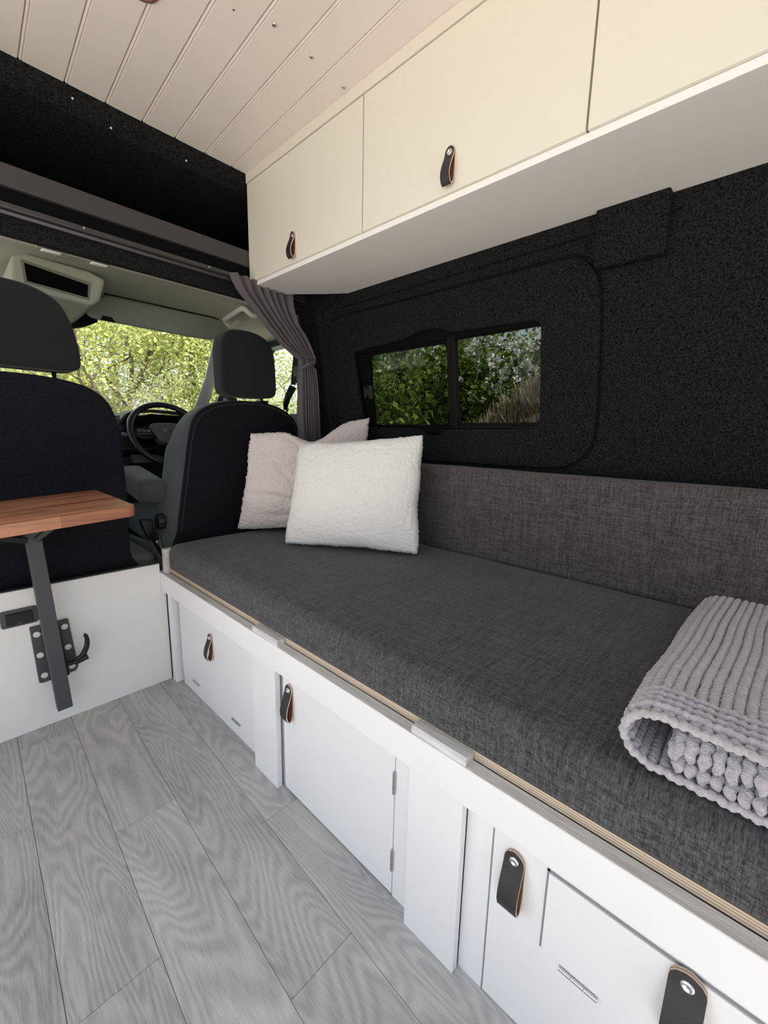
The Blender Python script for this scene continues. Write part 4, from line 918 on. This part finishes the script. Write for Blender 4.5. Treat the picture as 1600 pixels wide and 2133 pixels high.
ps = empty('passenger_seat', 'black double passenger seat seen from behind, above the partition', 'seat', (.1, 1.85, .42))
ol = [(-.405, .47), (-.405, .80), (-.40, 1.02), (-.365, 1.12), (-.25, 1.155), (-.05, 1.160), (.15, 1.168), (.28, 1.164), (.375, 1.143), (.430, 1.100), (.455, 1.03), (.465, .90), (.4665, .75), (.462, .55), (.460, .47), (.1, .46)]
seat_shape(ol, 1.742, 1.757, 0, .006, 'back_panel', M['seatback_carpet'], ps)
seat_shape([((u-.03)*.975+.03, v-.004) for u, v in ol], 1.75, 1.88, 0, .03, 'backrest', M['seat_fabric'], ps)
hd = [(.075, 1.198), (.05, 1.22), (.045, 1.27), (.05, 1.36), (.075, 1.415), (.125, 1.436), (.20, 1.442), (.27, 1.432), (.325, 1.400), (.352, 1.345), (.366, 1.28), (.370, 1.225), (.362, 1.20), (.335, 1.190), (.28, 1.188), (.13, 1.190)]
seat_shape(hd, 1.752, 1.87, 0, .016, 'headrest', M['seat_fabric'], ps)
for xx in (.12, .30):
    bm = B(); tube(bm, [(xx, 1.81, 1.13), (xx, 1.81, 1.20)], .0065, 12); build('headrest_rod', bm, M['black_plastic'], ps, smooth=True)
bm = B(); box(bm, -.41, .50, 1.72, 1.80, .30, .478); build('lower_skirt', bm, M['seatback_carpet'], ps, bevel=.01)
bm = B(); rounded_slab(bm, rrect(-.40, .46, 1.86, 2.42, .05), lambda u, v, d: (u, v, d), .46, .60, .03, n=3); build('seat_base', bm, M['seat_fabric'], ps, smooth=True, autosmooth=60)

hb = empty('handbrake', 'black handbrake lever between the cab seats', 'handbrake', (.585, 1.82, .42))
bm = B(); sweep(bm, [(.598, 1.80, .48), (.575, 1.83, .55), (.553, 1.86, .61)], .012, .03, (0, 1, .3)); build('stem', bm, M['rubber'], hb)
bm = B(); rounded_slab(bm, [(-.02, -.045), (.02, -.045), (.026, .045), (-.018, .05)], lambda u, v, d: (.562+u+v*-.30, 1.83+d, .600+v*.95), 0, .035, .006, n=3); build('grip', bm, M['black_plastic'], hb, smooth=True, autosmooth=50)
bm = B(); tube(bm, [(.590, 1.815, .48), (.578, 1.815, .56)], .003, 8); build('release_rod', bm, M['steel'], hb)
build('trim_3', bbox(-.42, 1.48, 1.72, 3.2, .28, .42), M['grey_plastic'], kind='structure', label='dark grey cab floor between the seats', cat='floor', base=(.5, 2.3, .3))
bm = B(); box(bm, .46, .585, 1.85, 2.4, .42, .50); build('trim_4', bm, M['grey_plastic'], kind='structure', label='grey plastic moulding beside the handbrake', cat='moulding', bevel=.02)
# left side of cab and nose (keeps stray light out)
bm = B(); box(bm, -.50, -.445, 1.78, 3.1, .0, 1.10); box(bm, -.50, -.445, 1.78, 1.9, 1.1, 2.05); box(bm, -.50, -.445, 1.9, 2.5, 1.50, 1.7); build('wall_cab_left', bm, M['dash_plastic'], kind='structure', label='passenger side of the cab', cat='wall')
bm = B(); box(bm, -.48, 1.50, 1.76, 2.60, 1.66, 1.70); box(bm, -.48, 1.50, 3.1, 3.9, -.3, 1.02); build('trim_5', bm, M['body_green'], kind='structure', label='cab roof skin and bonnet', cat='bodywork')
build('trim_6', bbox(-.48, 1.55, -1.8, 2.6, 2.08, 2.12), M['body_green'], kind='structure', label='outer roof skin of the van', cat='bodywork')
build('trim_7', bbox(-.48, 1.45, -1.8, 3.2, -.20, -.051), M['body_green'], kind='structure', label='underside of the van', cat='bodywork')

# ================================================================== OUTSIDE
gd = build('ground', bbox(-30, 30, -20, 40, -.75, -.65), M['asphalt'], kind='structure', label='pale gravel ground around the van', cat='ground')
def leaves(rs, centres, spread, n, size, aspect=.55):
    c = centres[rs.randint(0, len(centres), n)]; p = c+rs.normal(0, 1, (n, 3))*spread
    d = rs.normal(0, 1, (n, 3)); d /= np.linalg.norm(d, axis=1)[:, None]; e = np.cross(d, rs.normal(0, 1, (n, 3))); e /= np.linalg.norm(e, axis=1)[:, None]
    s = size*(.6+.8*rs.rand(n))[:, None]
    v = np.stack([p-d*s, p-e*s*aspect, p+d*s, p+e*s*aspect], 1).reshape(-1, 3)
    return v
def quads_obj(name, v, m, parent, kind='stuff', label=None):
    n = len(v)//4; me = bpy.data.meshes.new(name); b = BASE[parent.name]
    v = v-np.array(b); me.vertices.add(n*4); me.vertices.foreach_set('co', v.astype(np.float32).ravel())
    me.loops.add(n*4); me.loops.foreach_set('vertex_index', np.arange(n*4, dtype=np.int32)); me.polygons.add(n)
    me.polygons.foreach_set('loop_start', np.arange(0, n*4, 4, dtype=np.int32)); me.polygons.foreach_set('loop_total', np.full(n, 4, dtype=np.int32))
    me.update(); me.validate(); me.materials.append(m)
    o = bpy.data.objects.new(name, me); COL.objects.link(o); o.parent = parent; BASE[o.name] = b
    if kind: o['kind'] = kind
    return o
def grow_branches(bm, rs, p, d, L, r, depth, tips, mi=0, up_=.15):
    pts = [Vector(p)]; dd = Vector(d).normalized(); n = 5
    for i in range(n):
        dd = (dd+Vector(rs.normal(0, .16, 3))+Vector((0, 0, up_*.15))).normalized(); pts.append(pts[-1]+dd*L/n)
    tube(bm, pts, [r*(1-.55*i/n) for i in range(n+1)], 6 if depth < 2 else 4)
    for q in pts[2:]: tips.append(tuple(q))
    if depth == 0: return
    for k in range(rs.randint(3, 5)):
        q = pts[rs.randint(2, n+1)]; a = (dd+Vector(rs.normal(0, .75, 3))).normalized()
        grow_branches(bm, rs, q, a, L*.68, r*.48, depth-1, tips, mi, up_)
def tree(name, base, h, L, r, depth, leafn, size, spread, m, bark, label, cat, group, seed, trunks=1, lean=(0, 0, 1)):
    rs = np.random.RandomState(seed); t = empty(name, label, cat, base, group)
    bm = B(); tips = []
    for k in range(trunks):
        b0 = Vector(base)+Vector((rs.normal(0, .25)*(trunks > 1), rs.normal(0, .2)*(trunks > 1), 0)); top = b0+Vector(lean)*h
        tube(bm, [b0, b0.lerp(top, .5)+Vector((.06, 0, 0)), top], [r, r*.8, r*.6], 8)
        for q in range(5):
            a = Vector((rs.normal(0, .8), rs.normal(0, .8), .5+rs.rand()))
            grow_branches(bm, rs, b0.lerp(top, .35+.65*rs.rand()), a, L, r*.45, depth, tips)
    build('trunk', bm, bark, t, smooth=True)
    quads_obj('foliage', leaves(rs, np.array(tips), spread, leafn, size), m, t)
    return t, tips
# bright spring trees ahead of the windscreen
LT = 'trees beyond the windscreen'
tree('spring_tree', (2.3, 8.2, -.65), 2.2, 1.9, .10, 3, 24000, .030, .13, M['leaf_lime'], M['bark'], 'bright lime-green spring tree filling the middle of the windscreen', 'tree', LT, 11)
tree('spring_tree', (4.0, 8.8, -.65), 2.0, 1.9, .13, 3, 21000, .031, .14, M['leaf_lime'], M['bark'], 'lime-green tree with bare dark boughs at the windscreen top right', 'tree', LT, 23)
tree('spring_tree', (3.0, 11.5, -.65), 3.0, 2.4, .12, 3, 17000, .038, .18, M['leaf_lime'], M['bark'], 'paler green tree standing further back between the front two', 'tree', LT, 31)
tree('twiggy_bush', (1.25, 7.4, -.65), 1.2, 1.1, .05, 3, 14000, .020, .12, M['leaf_olive'], M['twig'], 'olive grey twiggy bush at the left of the windscreen', 'bush', None, 5, trunks=3)
tree('spring_tree', (5.6, 6.6, -.65), 2.0, 1.9, .09, 3, 21000, .030, .14, M['leaf_lime'], M['twig'], 'lime-green tree seen through the driver door window', 'tree', LT, 47)
tree('twiggy_bush', (3.4, 6.6, -.65), .8, .9, .04, 3, 14000, .022, .12, M['leaf_lime'], M['twig'], 'low green bush just above the dashboard line', 'bush', None, 9, trunks=3)
# hedge beside the van with white blossom
def hedge(base, sx_, sy_, sz_, n, m, label, seed, size=.033, zc=1.2):
    rs = np.random.RandomState(seed); t = empty('hedge_bush', label, 'bush', base, 'bushes outside the side window')
    bm = B(); tips = []
    for k in range(4):
        grow_branches(bm, rs, (base[0]+rs.normal(0, .15), base[1]+rs.normal(0, .4), base[2]), (rs.normal(0, .25), rs.normal(0, .35), 1), 1.5, .03, 3, tips)
    build('trunk', bm, M['twig'], t, smooth=True)
    c = np.array(base)+np.array([0, 0, zc]); cl_ = c+rs.uniform(-1, 1, (220, 3))*np.array([sx_, sy_, sz_])
    v = leaves(rs, np.concatenate([cl_, np.array(tips)]), .09, n, size, .6)
    quads_obj('foliage', v, m, t); return t, cl_
t1, c1 = hedge((3.75, 3.35, -.65), .35, 1.0, 1.25, 26000, M['leaf_dark'], 'dark green leafy bush behind the left sliding pane', 3)
t2, c2 = hedge((3.80, 2.05, -.65), .30, .62, 1.25, 22000, M['leaf_dark'], 'green bush covered in white blossom behind the right pane', 7)
t3, c3 = hedge((5.4, 4.7, -.65), .5, 1.2, 1.6, 16000, M['leaf_dark'], 'taller dark bush further along the hedge', 13, size=.04, zc=1.6)
rs = np.random.RandomState(2)
for t_, cen, k, sp3 in ((t2, (3.36, 1.80, 1.66), 150, (.05, .20, .22)), (t1, (3.36, 3.05, 1.78), 12, (.04, .30, .08))):
    cc = np.array(cen)+rs.normal(0, 1, (k, 3))*np.array(sp3); cc[:, 2] += (cc[:, 1]-cen[1])*.25
    quads_obj('blossom', leaves(rs, cc, .013, k*16, .0095, .9), M['blossom'], t_)
# dry grass bank at the right edge
gb = empty('dry_grass_bank', 'straw-coloured dry grass bank low at the right of the side window', 'grass', (4.2, 1.3, -.65), kind='stuff')
n = 12000; p = np.stack([rs.uniform(3.10, 3.45, n), rs.uniform(.85, 2.0, n), np.zeros(n)], 1); p[:, 2] = 1.40-.72*(p[:, 1]-1.42)-rs.rand(n)**1.3*.6
d = rs.normal(0, .3, (n, 3))+np.array([0, 0, 1]); e = np.cross(d, rs.normal(0, 1, (n, 3))); e /= np.linalg.norm(e, axis=1)[:, None]
v = np.stack([p-e*.004, p+e*.004, p+d*.10+e*.002, p+d*.10-e*.002], 1).reshape(-1, 3)
quads_obj('grass_blades', v, M['straw'], gb)
bm = B(); V = [[bm.verts.new((3.15+.25*j, .55+.14*i, -.66 if j == 0 or i in (0, 11) else min(1.5, 1.36-.72*(.55+.14*i-1.42))+.05*noise.noise(Vector((i, j, 0))))) for i in range(12)] for j in range(5)]
for a, b_ in zip(V, V[1:]):
    for i in range(11): bm.faces.new((a[i], a[i+1], b_[i+1], b_[i]))
build('earth_bank', bm, M['straw'], gb, smooth=True)
